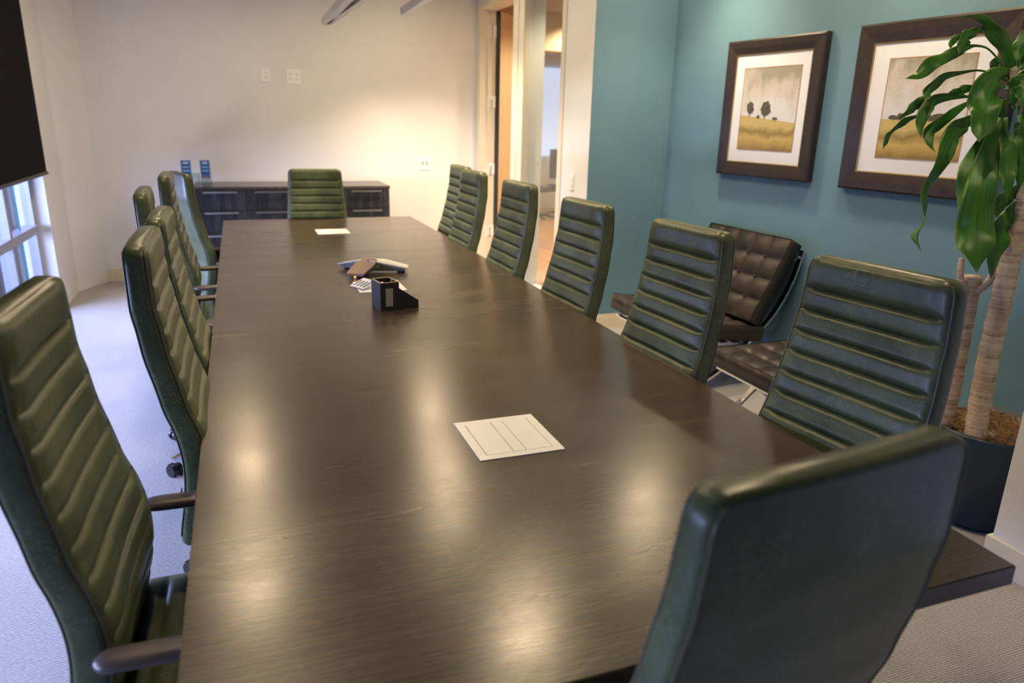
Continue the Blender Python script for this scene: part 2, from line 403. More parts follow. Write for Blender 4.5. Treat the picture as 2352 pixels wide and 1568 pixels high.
# door frame, door leaf, sidelight
boxes('trim_1', [(XR-.012, XR+WT, D1-.0, D1+.055, 0, DZ+.05), (XR-.012, XR+.0, D0-.02, D1, DZ, DZ+.05),
                 (XR+.09, XR+.105, D1-.014, D1, 0, DZ), (XR-.002, XR+WT, D0, D1, DZ-.004, DZ+.001),
                 (XR+.001, XR+WT-.001, D1-.004, D1, 0, DZ)], M['door_trim'], kind='structure')
boxes('trim_2', [(XR-.008, XR, D0-.13, D0, 0, DZ), (XR-.008, XR, S1, D0-.135, 0, DZ), (XR-.008, XR, S0-.07, S0, 0, DZ+.05),
                 (XR-.001, XR+.05, S1-.004, S1, .06, DZ)], M['door_trim'], kind='structure')
boxes('trim_3', [(XR-.0085, XR-.004, D0-.137, D0-.128, 0, DZ)], mat('dark_green_gasket', (.02, .06, .015), .5), kind='structure')
boxes('window_2', [(XR+.057, XR+.063, S0, S1, .06, DZ)], M['thin_glass'], kind='structure')
dl = D.objects.new('door_1', None); COL.objects.link(dl); dl.location = (XR+WT+.005, D1-.02, 0); dl.rotation_euler = (0, 0, math.radians(-(90-50))); dl['kind'] = 'structure'
# local: leaf spans +y from the hinge, thickness in x
dl.rotation_euler = (0, 0, math.radians(50-90))
boxes('door_leaf', [(-.022, .022, .01, .92, .01, DZ-.01)], M['door_wood'], dl)
boxes('door_edge', [(-.0225, .0225, .0, .01, .01, DZ-.01)], mat('dark_door_edge', (.02, .025, .012), .5), dl)
bm = bmesh.new(); tube(bm, [(-.022, .85, 1.0), (-.07, .85, 1.0), (-.07, .74, 1.0)], .01, 10); link('door_handle', bm, M['steel'], dl, smooth=True)
for i, z in enumerate((2.30, 1.65, 1.0, .37)):
    h = empty('door_hinge', (XR+.13, D1-.002, z), 0, ['top steel hinge on the door jamb beside the back wall', 'second steel hinge down on the open door jamb',
              'third steel hinge down, just above the far right chair backs', 'lowest steel hinge on the door jamb, glimpsed between chair backs'][i], 'hinge', 'hinges of the open door')
    boxes('hinge_leaf', [(-.045, -.004, -.006, -.001, -.055, .055), (.004, .05, -.006, -.001, -.055, .055)], M['hinge'], h)
    bm = bmesh.new(); cyl(bm, (0, -.008, -.057), .007, .114, 10); link('hinge_pin', bm, M['steel'], h, smooth=True)

# hall and room beyond the door
boxes('floor_hall', [(XR+.09, 8.0, YJ+.12, 12.2, -.1, 0)], M['oak_floor'], kind='structure')
boxes('ceiling_hall', [(XR+WT, 8.0, YJ+.12, 12.2, 2.7, 2.8)], M['ceiling'], kind='structure')
M['tan_wall'] = mat('warm_tan_paint', (.62, .50, .36), .7)
boxes('wall_hall_left', [(XR+.02, XR+WT, ROOM_YB+.15, 12.2, 0, 2.7)], M['tan_wall'], kind='structure')
boxes('wall_hall_back', [(XR+WT, 8.0, 12.1, 12.2, 0, 2.7)], M['white_wall'], kind='structure')
boxes('wall_hall_right', [(7.9, 8.0, YJ, 12.2, 0, 2.7)], M['tan_wall'], kind='structure')
boxes('wall_hall_beam', [(XR+WT, 7.9, 8.5, 8.8, 2.28, 2.7), (XR+WT, 3.33, 8.5, 8.8, 0, 2.28)], M['tan_wall'], kind='structure')
boxes('wall_hall_front', [(3.05, 8.0, YJ, YJ+.12, 0, 2.7)], M['tan_wall'], kind='structure')
boxes('window_3', [(3.6, 7.6, 12.04, 12.1, .9, 2.35)], mat('frosted_daylight_pane', (.5, .55, .65), .3, emit=(.62, .70, .95), emit_s=.9), kind='structure')

# ------------------------------------------------------------------ conference table
TX0, TX1, TY0, TY1, TZ = -.132, 1.234, .725, 5.62, .74
tb = empty('conference_table', ((TX0+TX1)/2, (TY0+TY1)/2, 0), 0, 'long dark espresso wood conference table ringed by green leather chairs', 'table')
hx, hy = (TX1-TX0)/2, (TY1-TY0)/2
bm = bmesh.new()
# right long edge bows out very slightly
pl = [(-hx, -hy), (hx, -hy)] + [(hx+.014*math.sin(PI*k/12)**1, -hy+2*hy*k/12) for k in range(1, 12)] + [(hx, hy), (-hx, hy)]
prism(bm, pl, TZ-.038, TZ)
bmesh.ops.bevel(bm, geom=[e for e in bm.edges if abs(e.verts[0].co.z-TZ) < 1e-5 and abs(e.verts[1].co.z-TZ) < 1e-5], offset=.002, segments=2, affect='EDGES')
link('tabletop', bm, M['table'], tb)
for yy in (-1.35, 0, 1.35):
    boxes('pedestal', [(-.10, .10, yy-.28, yy+.28, 0, TZ-.055)], M['table'], tb, bev=.004)
boxes('apron', [(-hx+.35, hx-.35, -hy+.45, hy-.45, TZ-.055, TZ-.038)], M['black_plastic'], tb)

# power and data plates let into the tabletop
def power_plate(cx, cy, label, rz=0, open_lid=False):
    e = empty('power_outlet_plate', (cx, cy, TZ), rz, label, 'power outlet', 'white power plates in the tabletop')
    a, b = .104, .11
    boxes('plate_frame', [(-a, a, -b, -b+.022, 0, .0018), (-a, a, b-.022, b, 0, .0018), (-a, -a+.022, -b+.022, b-.022, 0, .0018),
                          (a-.022, a, -b+.022, b-.022, 0, .0018)], M['plate'], e)
    boxes('plate_base', [(-a+.02, a-.02, -b+.02, b-.02, 0, .0006)], mat('dark_reddish_gap', (.20, .07, .05), .6) if 'dark_reddish_gap' not in D.materials else D.materials['dark_reddish_gap'], e)
    boxes('flip_lid', [(-a+.0235, -.016, -b+.0225, b-.0225, .0006, .0022)], M['plate'], e)
    if open_lid:
        lid = boxes('flip_lid', [(0, .066, -b+.023, b-.023, 0, .003)], M['plate'], e); lid.location = (.0155, 0, .004); lid.rotation_euler = (0, math.radians(-50), 0)
    else:
        boxes('flip_lid', [(.0165, a-.0235, -b+.0225, b-.0225, .0006, .0022)], M['plate'], e)
    boxes('centre_bar', [(-.0145, .015, -b+.0225, b-.0225, .0006, .0022)], M['plate'], e)
    return e
power_plate(.560, 1.508, 'white square power plate alone on the near part of the tabletop')
power_plate(.555, 4.924, 'white square power plate at the far end of the tabletop before the end chair')
power_plate(.558, 3.216, 'white square power plate partly under the conference phone in the middle of the table')
# printed card lying beside the phone
cd = empty('instruction_card', (.485, 3.20, TZ+.005), math.radians(-62), 'small pale card printed with four grey blocks leaning by the conference phone', 'card')
bm = bmesh.new(); box(bm, -.05, .05, -.04, .04, 0, .0012); bmesh.ops.rotate(bm, verts=bm.verts, cent=(0, 0, 0), matrix=Matrix.Rotation(math.radians(18), 3, 'X')); bmesh.ops.translate(bm, verts=bm.verts, vec=(0, 0, .015))
link('card_sheet', bm, mat('pale_card', (.68, .70, .78), .5), cd)
for k in range(4):
    bm = bmesh.new(); x = -.042+k*.023; box(bm, x, x+.012, -.030, .018, .0012, .0018); bmesh.ops.rotate(bm, verts=bm.verts, cent=(0, 0, 0), matrix=Matrix.Rotation(math.radians(18), 3, 'X')); bmesh.ops.translate(bm, verts=bm.verts, vec=(0, 0, .015))
    link('printed_block', bm, mat('grey_green_print', (.10, .16, .16), .6) if k == 0 else D.materials['grey_green_print'], cd)

# ------------------------------------------------------------------ conference phone (three-winged)
ph = empty('conference_phone', (.575, 3.555, TZ), 0, 'three-winged silver conference phone with a brown speaker mesh in the middle of the table', 'phone')
def wing(ang, L=.185, top=M['steel']):
    ca, sa = math.cos(ang), math.sin(ang)
    def P(r, s, z): return Vector((r*ca-s*sa, r*sa+s*ca, z))
    return P
M['mesh_brown'] = noise_col(mat('brown_speaker_mesh', (.23, .15, .11), .55), (.20, .13, .10), (.27, .18, .14), 260)
M['phone_silver'] = mat('phone_silver_plastic', (.60, .62, .58), .3, .3)
M['phone_dark'] = mat('phone_dark_rubber', (.02, .02, .022), .5)
for ang, mm in ((-122, 'mesh_brown'), (-14, 'phone_silver'), (128, 'phone_silver')):
    P = wing(math.radians(ang))
    bm = bmesh.new()
    zt0, zt1 = .062, .026
    top = [P(0, -.035, zt0), P(0, .035, zt0), P(.07, .052, .052), P(.185, .042, zt1), P(.185, -.042, zt1), P(.07, -.052, .052)]
    bot = [p.copy() for p in top]
    for i, p in enumerate(bot): p.z -= .006
    vt = [bm.verts.new(p) for p in top]; vb = [bm.verts.new(p) for p in bot]
    bm.faces.new(vt); bm.faces.new(vb[::-1])
    for i in range(6): bm.faces.new((vt[i], vt[(i+1) % 6], vb[(i+1) % 6], vb[i]))
    link('wing_panel', bm, M[mm], ph)
    bm = bmesh.new()   # body under the panel narrows to the foot
    a = [P(0, -.03, .055), P(0, .03, .055), P(.07, .046, .045), P(.178, .036, .019), P(.178, -.036, .019), P(.07, -.046, .045)]
    b = [P(0, -.02, .006), P(0, .02, .006), P(.07, .02, .006), P(.165, .025, .008), P(.165, -.025, .008), P(.07, -.02, .006)]
    va = [bm.verts.new(p) for p in a]; vb = [bm.verts.new(p) for p in b]
    bm.faces.new(va); bm.faces.new(vb[::-1])
    for i in range(6): bm.faces.new((va[i], va[(i+1) % 6], vb[(i+1) % 6], vb[i]))
    link('wing_body', bm, M['phone_silver'] if mm != 'mesh_brown' else M['phone_silver'], ph)
    bm = bmesh.new(); c = P(.15, 0, 0); cyl(bm, c, .02, .009, 16); link('rubber_foot', bm, M['phone_dark'], ph)
bm = bmesh.new(); lathe(bm, (0, 0, 0), [(.0, .064), (.03, .062), (.042, .056), (.03, .01), (0, .006)], 6); link('hub', bm, M['mesh_brown'], ph)
P = wing(math.radians(-122)); bm = bmesh.new(); c = P(.180, -.004, .012); box(bm, c.x-.004, c.x+.004, c.y-.004, c.y+.004, .005, .010)
link('indicator_light', bm, mat('amber_indicator', (.9, .3, .02), .4, emit=(1, .35, .03), emit_s=3.0), ph)

# ------------------------------------------------------------------ black pen and card holder
ho = empty('desk_organizer', (.482, 2.761, TZ), math.radians(10), 'black desk organizer with a square pen well and a sloping side on the table', 'organizer')
M['holder'] = mat('matte_black_board', (.016, .019, .022), .45)
def wedge(name, x0, x1, prof, y0, y1, m):
    bm = bmesh.new(); a = [bm.verts.new((x, y0, z)) for x, z in prof]; b = [bm.verts.new((x, y1, z)) for x, z in prof]; n = len(prof)
    for i in range(n): bm.faces.new((a[i], b[i], b[(i+1) % n], a[(i+1) % n]))
    bm.faces.new(a); bm.faces.new(b[::-1]); return link(name, bm, m, ho)
boxes('pen_well', [(0, .078, 0, .008, 0, .113), (0, .078, .094, .102, 0, .113), (0, .008, .008, .094, 0, .113), (.070, .078, .008, .094, 0, .113), (.008, .070, .008, .094, 0, .03)], M['holder'], ho)
wedge('sloping_side', 0, 0, [(.078, 0), (.160, 0), (.160, .032), (.078, .088)], 0, .102, M['holder'])
boxes('window_inset', [(.022, .052, -.0012, .0, .018, .090)], mat('grey_frosted_inset', (.36, .34, .30), .35), ho, bev=.0004)
boxes('rim', [(-.0006, .0786, -.0006, .0075, .113, .1142), (-.0006, .0786, .0945, .1026, .113, .1142), (-.0006, .0075, .0075, .0945, .113, .1142), (.0705, .0786, .0075, .0945, .113, .1142)], mat('worn_tan_edge', (.30, .21, .15), .5), ho)
bm = bmesh.new(); tube(bm, [(.03, .055, .03), (.026, .05, .107)], .006, 8); link('marker_cap', bm, mat('white_cap', (.7, .68, .78), .3), ho, smooth=True)
bm = bmesh.new(); tube(bm, [(.05, .03, .03), (.054, .02, .12)], .0035, 8); link('pencil_stub', bm, mat('brown_wood_stub', (.20, .10, .05), .5), ho, smooth=True)

# ------------------------------------------------------------------ conference chair
REAR = smooth_tab([(.44, -.305), (.50, -.299), (.56, -.288), (.62, -.281), (.66, -.280), (.70, -.283), (.755, -.294), (.80, -.311),
                   (.855, -.322), (.93, -.341), (1.01, -.352), (1.03, -.358), (1.10, -.360), (1.20, -.362)], 300, .02)
HW = [(.44, .205), (.55, .222), (.75, .220), (1.18, .190)]
THK = [(.44, .045), (.50, .055), (.62, .060), (.80, .052), (1.0, .050), (1.18, .044)]
ZT, ZB = 1.18, .445
RIBS = [ZT-.012-.072-.0545*i for i in range(13)]   # seam heights
def rib(z):
    prev = ZT-.004
    for s in RIBS:
        if z >= s:
            f = (z-s)/(prev-s); f = min(max(f, 0), 1); return (1-abs(2*f-1)**6)
        prev = s
    return 0.0
def back_mesh():
    bm = bmesh.new(); rings = []
    zs = []
    for i in range(5): zs.append(ZT-.001-.012*(1-math.cos(PI/2*i/5))*0-.0024*i)
    prev = ZT-.012
    for sm in RIBS:
        if prev-sm < .004: continue
        for i in range(15): zs.append(prev+(sm-prev)*(.5-.5*math.cos(PI*i/15)))
        prev = sm
        if sm < ZB+.03: break
    zs += [zs[-1]-(zs[-1]-ZB)*i/8 for i in range(1, 9)] if zs[-1] > ZB+.004 else []
    zs = sorted({round(z, 5) for z in zs if z >= ZB})
    rc = .036
    for z in zs:
        hw = interp(HW, z); th = interp(THK, z); yr = interp(REAR, z)
        d = z-(ZT-rc)
        if d > 0: hw -= rc*(1-math.sqrt(max(0, 1-(d/rc)**2)))*.8
        dt = z-(ZT-.012)
        k = 1.0
        if dt > 0: k = math.sqrt(max(0.25, 1-.75*(dt/.012)**2))
        db = (ZB+.02)-z
        if db > 0: k = math.sqrt(max(0.02, 1-(db/.02)**2))
        mid = yr+th/2; half = th/2*k
        amp = .0145*rib(z)*(k if k < 1 else 1)
        r = .013*k
        ring = []
        NF = 26
        for i in range(NF+1):       # front, from -x to +x
            u = -1+2*i/NF
            x = u*(hw-r)
            e = 1-abs(u)**12
            edge = min(1, max(0, (1-abs(u))*(hw)/.03))**.5
            dish = -.010*(1-u*u)
            ring.append((x, mid+half+amp*edge*e+dish*0.6+.006*(1-edge), z))
        for a in (25, 60, 90):
            t = math.radians(a); ring.append((hw-r+r*math.sin(t), mid+half-.0+.006-r+r*math.cos(t)-.006, z))
        for a in (90, 120, 155):
            t = math.radians(a); ring.append((hw-r+r*math.sin(t), mid-half+r+r*math.cos(t), z))
        for i in range(9):
            u = 1-2*i/8; ring.append((u*(hw-r), mid-half-.004*(1-u*u), z))
        for a in (155, 120, 90):
            t = math.radians(a); ring.append((-(hw-r+r*math.sin(t)), mid-half+r+r*math.cos(t), z))
        for a in (90, 60, 25):
            t = math.radians(a); ring.append((-(hw-r+r*math.sin(t)), mid+half-r+r*math.cos(t), z))
        rings.append(ring)
    loft(bm, rings)
    return bm
def perimeter(off, r=.0022, inset=.006):
    bm = bmesh.new(); pts = []
    rc = .036
    def hwz(z):
        hw = interp(HW, z); d = z-(ZT-rc)
        if d > 0: hw -= rc*(1-math.sqrt(max(0, 1-(d/rc)**2)))*.8
        return hw-inset
    def yz(z):
        return interp(REAR, z)+(interp(THK, z)*.985 if off else interp(THK, z)*.02)
    zz = [ZB+.03+(ZT-.012-ZB-.03)*i/60 for i in range(61)]
    for z in zz: pts.append((hwz(z), yz(z), z))
    zt = ZT-.007
    h = hwz(ZT-.012)
    for i in range(1, 12): pts.append((h*(1-2*i/12), yz(zt)-(.006 if off else -.006), zt+.001))
    for z in zz[::-1]: pts.append((-hwz(z), yz(z), z))
    tube(bm, pts, r, 6); return bm
def seat_mesh():
    bm = bmesh.new(); rings = []
    y0, y1 = -.255, .235; n = 110
    for i in range(n+1):
        y = y0+(y1-y0)*i/n
        zt = .49+.004*math.sin((y-y0)*4)
        fall = max(0, y-.13)/.105; zt -= .035*fall**2.2
        th = .085
        e0 = min(1, (y-y0)/.02); e1 = min(1, (y1-y)/.035)
        k = math.sqrt(max(.02, 1-(1-min(e0, e1))**2))
        hw = .245-.03*max(0, (y-.14)/.095)**2.5
        f = ((y-y0) % .056)/.056; amp = .008*(1-abs(2*f-1)**2.6)
        mid = zt-th/2; half = th/2*k; r = .02*k; ring = []
        for j in range(21):
            u = -1+2*j/20; edge = min(1, max(0, (1-abs(u))*hw/.03))**.5
            ring.append((u*(hw-r), y, mid+half+amp*edge*k-.006*(1-u*u)))
        for a in (30, 60, 90):
            t = math.radians(a); ring.append((hw-r+r*math.sin(t), y, mid+half-r+r*math.cos(t)))
        for a in (90, 120, 150):
            t = math.radians(a); ring.append((hw-r+r*math.sin(t), y, mid-half+r+r*math.cos(t)))
        for j in range(5):
            u = 1-2*j/4; ring.append((u*(hw-r), y, mid-half))
        for a in (150, 120, 90):
            t = math.radians(a); ring.append((-(hw-r+r*math.sin(t)), y, mid-half+r+r*math.cos(t)))
        for a in (90, 60, 30):
            t = math.radians(a); ring.append((-(hw-r+r*math.sin(t)), y, mid+half-r+r*math.cos(t)))
        rings.append(ring)
    loft(bm, rings); return bm
def make_chair():
    t = empty('conference_chair', (0, 0, 0))
    b = link('backrest', back_mesh(), M['leather'], t, True)
    link('piping', perimeter(True, .0024), M['piping'], b, True)
    link('piping', perimeter(False, .0020), M['piping'], b, True)
    link('seat', seat_mesh(), M['leather'], t, True)
    boxes('seat_pan', [(-.20, .20, -.23, .17, .385, .408)], M['black_plastic'], t, bev=.006)
    for s in (-1, 1):
        bm = bmesh.new()
        rings = []
        for i in range(19):    # padded armrest
            u = .5-.5*math.cos(PI*i/18); y = -.235+.27*u; k = math.sqrt(max(.10, 1-abs(2*u-1)**14)); w_ = .027*k; h_ = .012*k
            rings.append([(s*.248+w_*math.cos(a)*(abs(math.cos(a))**-.3 if abs(math.cos(a)) > .01 else 1), y, .662+h_*math.sin(a)) for a in [2*PI*q/14 for q in range(14)]])
        loft(bm, rings); a = link('armrest', bm, M['arm'], t, True)
        bm = bmesh.new(); tube(bm, [(s*.15, -.06, .39), (s*.235, -.06, .39), (s*.248, -.06, .41), (s*.248, -.07, .53), (s*.248, -.09, .655)], .0, 4, flat=((0, 1, 0), .022, .006))
        link('arm_support', bm, M['black_plastic'], t)
    bm = bmesh.new(); cyl(bm, (0, -.07, .10), .028, .16, 20); cyl(bm, (0, -.07, .25), .017, .13, 20); link('gas_column', bm, M['chrome'], t, True)
    boxes('tilt_mechanism', [(-.07, .07, -.13, .08, .345, .386)], M['black_plastic'], t, bev=.005)
    bm = bmesh.new(); cyl(bm, (0, -.07, .075), .045, .04, 24)
    for k in range(5):
        a = 2*PI*k/5+PI/10; ca, sa = math.cos(a), math.sin(a)
        rings = []
        for rr, hw, z0, z1 in ((.03, .026, .075, .115), (.16, .021, .072, .10), (.33, .014, .064, .082)):
            rings.append([(rr*ca-s*sa, rr*sa+s*ca-.07, z) for s, z in ((-hw, z0), (hw, z0), (hw*.8, z1), (-hw*.8, z1))])
        loft(bm, rings)
    link('star_base', bm, M['chrome'], t)
    for k in range(5):
        a = 2*PI*k/5+PI/10; x, y = .325*math.cos(a), .325*math.sin(a)-.07
        bm = bmesh.new()
        ax = a+PI/2+.4*k
        for s in (-1, 1):
            mt = Matrix.Translation((x, y, .027)) @ Matrix.Rotation(ax, 4, 'Z') @ Matrix.Translation((s*.015-.008, 0, 0))
            vs0 = len(bm.verts); cyl(bm, (0, 0, 0), .027, .016, 20, 'X'); bm.verts.ensure_lookup_table()
            bmesh.ops.transform(bm, matrix=mt, verts=bm.verts[vs0:])
        vs0 = len(bm.verts); box(bm, -.02, .02, -.016, .016, .03, .055); bm.verts.ensure_lookup_table()
        bmesh.ops.transform(bm, matrix=Matrix.Translation((x, y, 0)) @ Matrix.Rotation(ax, 4, 'Z'), verts=bm.verts[vs0:])
        link('caster', bm, M['black_plastic'], t)
    return t
proto = make_chair()
first = [True]
def place_chair(x, y, rz, label, group, dz=0.0, tilt=0.0):
    o = proto if first[0] else copy_tree(proto)
    first[0] = False
    o.location = (x, y, 0); o.rotation_euler = (0, 0, math.radians(rz))
    tag(o, label, 'chair', group)
    for ch in o.children:         # gas lift: the upper part rises or sinks
        n = ch.name.split('.')[0]
        if n in ('backrest', 'seat', 'seat_pan', 'armrest', 'arm_support', 'tilt_mechanism'): ch.location.z = dz
        if n == 'backrest': ch.rotation_euler = (tilt, 0, 0); ch.location.y = .45*tilt
    return o
GL, GR = 'conference chairs along the window side', 'conference chairs along the picture wall side'
# left row (faces +x, rz=-90)
LROW = [(-.025, 1.312, -92, 0.0, 'green leather conference chair nearest the camera on the left, cut by the left edge'),
        (.097, 1.930, -89.5, 0.005, 'second chair on the window side, with a small navy tag on its lower back'),
        (.088, 2.500, -89.5, -.006, 'third chair on the window side, its ribbed front half hidden by the second'),
        (-.031, 3.287, -87, -.004, 'chair pulled back from the table on the window side, only its top corner showing'),
        (-.020, 3.985, -88, 0.0, 'window side chair between the pulled back chair and the one turned away'),
        (-.014, 4.915, -73.5, -.05, 'far window side chair swivelled away, its shiny back and edge showing')]
for i, (x, y, rz, dz, lab) in enumerate(LROW):
    c = place_chair(x, y, rz, lab, GL, dz, (-.018, -.015, -.011, 0, -.025, -.012)[i])
    if i == 1:
        br = [ch for ch in c.children if ch.name.startswith('backrest')][0]
        bm = bmesh.new(); box(bm, .196, .2255, interp(REAR, .585)-.0062, interp(REAR, .585)-.004, .575, .600)
        tg = link('brand_tag', bm, mat('navy_woven_tag', (.03, .04, .12), .6), br); tg['label'] = 'small navy woven tag with a white mark'
        boxes('tag_mark', [(.206, .216, interp(REAR, .585)-.0066, interp(REAR, .585)-.0062, .583, .592)], M['plate'], tg)
RROW = [(1.052, 1.206, 98, -.012, 'nearest green chair on the picture wall side, its full ribbed back facing the camera'),
        (1.004, 1.954, 93.5, -.012, 'second chair from the near end on the picture wall side, with a pinkish sheen'),
        (1.015, 2.735, 93, -.018, 'third chair from the near end on the picture wall side, before the blue wall jog'),
        (.993, 3.483, 91, -.002, 'fourth chair from the near end on the picture wall side, before the glass sidelight'),
        (.996, 4.271, 91, 0.0, 'fifth chair on the picture wall side, before the open door'),
        (1.085, 4.870, 89.5, -.006, 'farthest chair on the picture wall side, half hidden by the fifth')]
for (x, y, rz, dz, lab) in RROW: place_chair(x, y, rz, lab, GR, dz)
place_chair(.511, 5.328, 176.6, 'ribbed green chair at the far end of the table before the black credenza', 'chairs at the table ends', -.081)
ne = place_chair(.550, .896, 6.5, 'blurred green chair at the near end seen from behind, its smooth back toward the camera', 'chairs at the table ends', -.04, .022)

[ch for ch in ne.children if ch.name.startswith('backrest')][0].scale.x = 1.045
# ------------------------------------------------------------------ credenza
CY, CX0, CX1, CZ = 6.70, -.375, 1.288, .88
cr = empty('credenza', ((CX0+CX1)/2, (CY+ROOM_YB-.02)/2, 0), 0, 'long black ash credenza with steel bar handles against the back wall', 'cabinet')
cw, cdp = (CX1-CX0)/2, (ROOM_YB-.02-CY)/2
boxes('carcass', [(-cw+.004, cw-.004, -cdp+.022, cdp, .06, CZ-.026), (-cw+.03, cw-.03, -cdp+.05, cdp-.03, 0, .06)], M['credenza'], cr)
boxes('countertop', [(-cw, cw, -cdp, cdp, CZ-.024, CZ)], M['cred_top'], cr, bev=.002)
cols = 4; cwid = 2*(cw-.006)/cols
for k in range(cols):
    x0 = -cw+.006+k*cwid
    for (z0, z1) in ((.682, CZ-.028), (.50, .678), (.075, .496)):
        d = boxes('drawer' if z0 > .1 else 'door', [(x0+.002, x0+cwid-.002, -cdp+.003, -cdp+.022, z0, z1)], M['credenza'], cr, bev=.0015)
        bm = bmesh.new(); zc = z1-.016 if z0 > .1 else z1-.03
        xc = x0+cwid/2
        if k == 0: xc -= .0
        box(bm, xc-.135, xc+.135, -cdp-.022, -cdp-.012, zc-.006, zc+.006); box(bm, xc-.12, xc-.11, -cdp-.014, -cdp+.004, zc-.004, zc+.004); box(bm, xc+.11, xc+.12, -cdp-.014, -cdp+.004, zc-.004, zc+.004)
        link('handle', bm, M['steel'], d)
# brochure stands
M['acrylic'] = thin_glass(); M['acrylic'].name = 'clear_acrylic'
def brochure(x, y, z, label, hgt, foot):
    e = empty('brochure_stand', (x, y, CZ), math.radians(4), label, 'brochure stand', 'acrylic brochure stands on the credenza')
    boxes('acrylic_holder', [(-.045, .045, .006, .009, 0, hgt), (-.045, .045, -.03, .006, 0, .003), (-.045, .045, -.012, -.0095, .0, .05)], M['acrylic'], e)
    c = boxes('blue_card', [(-.037, .037, .001, .005, foot, hgt-.004)], mat('blue_brochure', (.01, .11, .26), .35) if 'blue_brochure' not in D.materials else D.materials['blue_brochure'], e)
    H = hgt-.004-foot
    for (a, b, wd) in ((.80, .94, .022), (.60, .66, .026), (.40, .46, .026)):
        boxes('printed_text', [(-wd, wd, .0002, .001, foot+H*a, foot+H*b)], mat('pale_blue_print', (.38, .45, .68), .5) if 'pale_blue_print' not in D.materials else D.materials['pale_blue_print'], c)
    boxes('printed_band', [(-.037, .037, .0002, .001, foot+H*.04, foot+H*.20)], mat('violet_band', (.12, .12, .38), .5) if 'violet_band' not in D.materials else D.materials['violet_band'], c)
    boxes('red_strip', [(-.02, .012, .0002, .001, foot, foot+H*.05)], mat('red_print', (.6, .06, .1), .5) if 'red_print' not in D.materials else D.materials['red_print'], c)
brochure(-.425, 7.0, 0, 'left of two acrylic stands with a blue brochure on the credenza', .205, .05)
bm_fix = None
brochure(-.272, 7.0, 0, 'right of two acrylic stands with a blue brochure, its lower card tip red', .205, .05)
tg_ = empty('glass_tumbler', (-.352, 6.93, CZ), 0, 'greenish clear tumbler between the two blue brochures on the credenza', 'glass')
bm = bmesh.new(); lathe(bm, (0, 0, 0), [(0, 0), (.030, 0), (.034, .10), (.032, .10), (.028, .008), (0, .008)], 24); link('tumbler_body', bm, M['acrylic'], tg_, True)

# ------------------------------------------------------------------ wall plates
def wall_plate(loc, rz, wdt, hgt, label, name='outlet_plate', cat='outlet', group=None, slots=()):
    e = empty(name, loc, rz, label, cat, group)
    boxes('cover', [(-wdt/2, wdt/2, -.007, 0, -hgt/2, hgt/2)], M['plate'], e, bev=.002)
    for (x, z, a, b) in slots: boxes('socket_slot', [(x-a, x+a, -.0085, -.006, z-b, z+b)], mat('grey_socket', (.42, .42, .46), .5) if 'grey_socket' not in D.materials else D.materials['grey_socket'], e)
    return e
G = 'white wall plates on the back wall'
def sl(xs): return [(x+dx, z+dz, .003, .007) for x in xs for z in (-.02, .02) for dx in (-.008, .008) for dz in (0,)]
wall_plate((.300, ROOM_YB, 1.815), 0, .078, .122, 'narrow white outlet plate high on the back wall, left of the square one', group=G, slots=sl([0]))
wall_plate((.539, ROOM_YB, 1.813), 0, .128, .128, 'square white outlet plate high on the back wall above the far chair', group=G, slots=sl([-.028, .028]))
wall_plate((1.752, ROOM_YB, 1.043), 0, .118, .118, 'square white outlet plate on the back wall right of the credenza', group=G, slots=[(-.02, .005, .012, .022), (.02, .005, .012, .022)])
sw = empty('light_switch', (XR, 4.925, 1.053), math.radians(-90), 'white rocker light switch on the white wall beside the glass sidelight', 'switch')
boxes('cover', [(-.036, .036, -.006, 0, -.058, .058)], M['plate'], sw, bev=.002)
boxes('rocker', [(-.016, .016, -.011, -.006, -.033, .033)], mat('rocker_white', (.9, .9, .9), .25), sw, bev=.001)

# ------------------------------------------------------------------ linear pendants
def pendant(name, a, b, label, two=False):
    a, b = Vector(a), Vector(b); e = empty(name, a, 0, label, 'pendant light', 'slim pendant fixtures over the table')
    def bar(p, q, w_=.028, h_=.045):
        bm = bmesh.new(); d = (q-p).normalized(); s = Vector((0, 0, 1)).cross(d).normalized(); u = d.cross(s)
        rings = [[c+s*w_+u*h_*.5, c-s*w_+u*h_*.5, c-s*w_*.8-u*h_*.5, c+s*w_*.8-u*h_*.5] for c in (p-a, q-a)]
        loft(bm, rings); return bm
    link('housing', bar(a, b), M['alu'], e)
    if two: link('second_blade', bar(a+Vector((.02, -.1, .0)), b+Vector((.16, 0, 0))), M['alu'], e)
    bm = bmesh.new()
    for t in (.25, .85):
        p = a.lerp(b, t)-a; tube(bm, [p, Vector((p.x, p.y, ZC-a.z))], .002, 6)
    link('suspension_cable', bm, M['steel'], e)
pendant('pendant_light', (.70, 6.05, 2.15), (.68, 3.2, 2.15), 'slim grey pendant fixture with two diverging blades hanging left of the other', True)
pendant('pendant_light', (1.12, 5.18, 2.15), (1.08, 3.0, 2.15), 'slim grey single-blade pendant fixture hanging nearer the door')

# recessed can trims
for i, (x, y, e_) in enumerate(DOWN):
    e = empty('recessed_downlight', (x, y, ZC), 0, 'round recessed warm downlight in the ceiling', 'downlight', 'recessed ceiling downlights')
    bm = bmesh.new(); lathe(bm, (0, 0, 0), [(.085, 0), (.085, -.006), (.062, -.006), (.058, -.001)], 28); link('trim_ring', bm, M['plate'], e, True)
    bm = bmesh.new(); cyl(bm, (0, 0, -.002), .056, .001, 28); link('lens', bm, mat('glowing_lens', (1, .9, .7), .5, emit=WARM, emit_s=380) if 'glowing_lens' not in D.materials else D.materials['glowing_lens'], e)

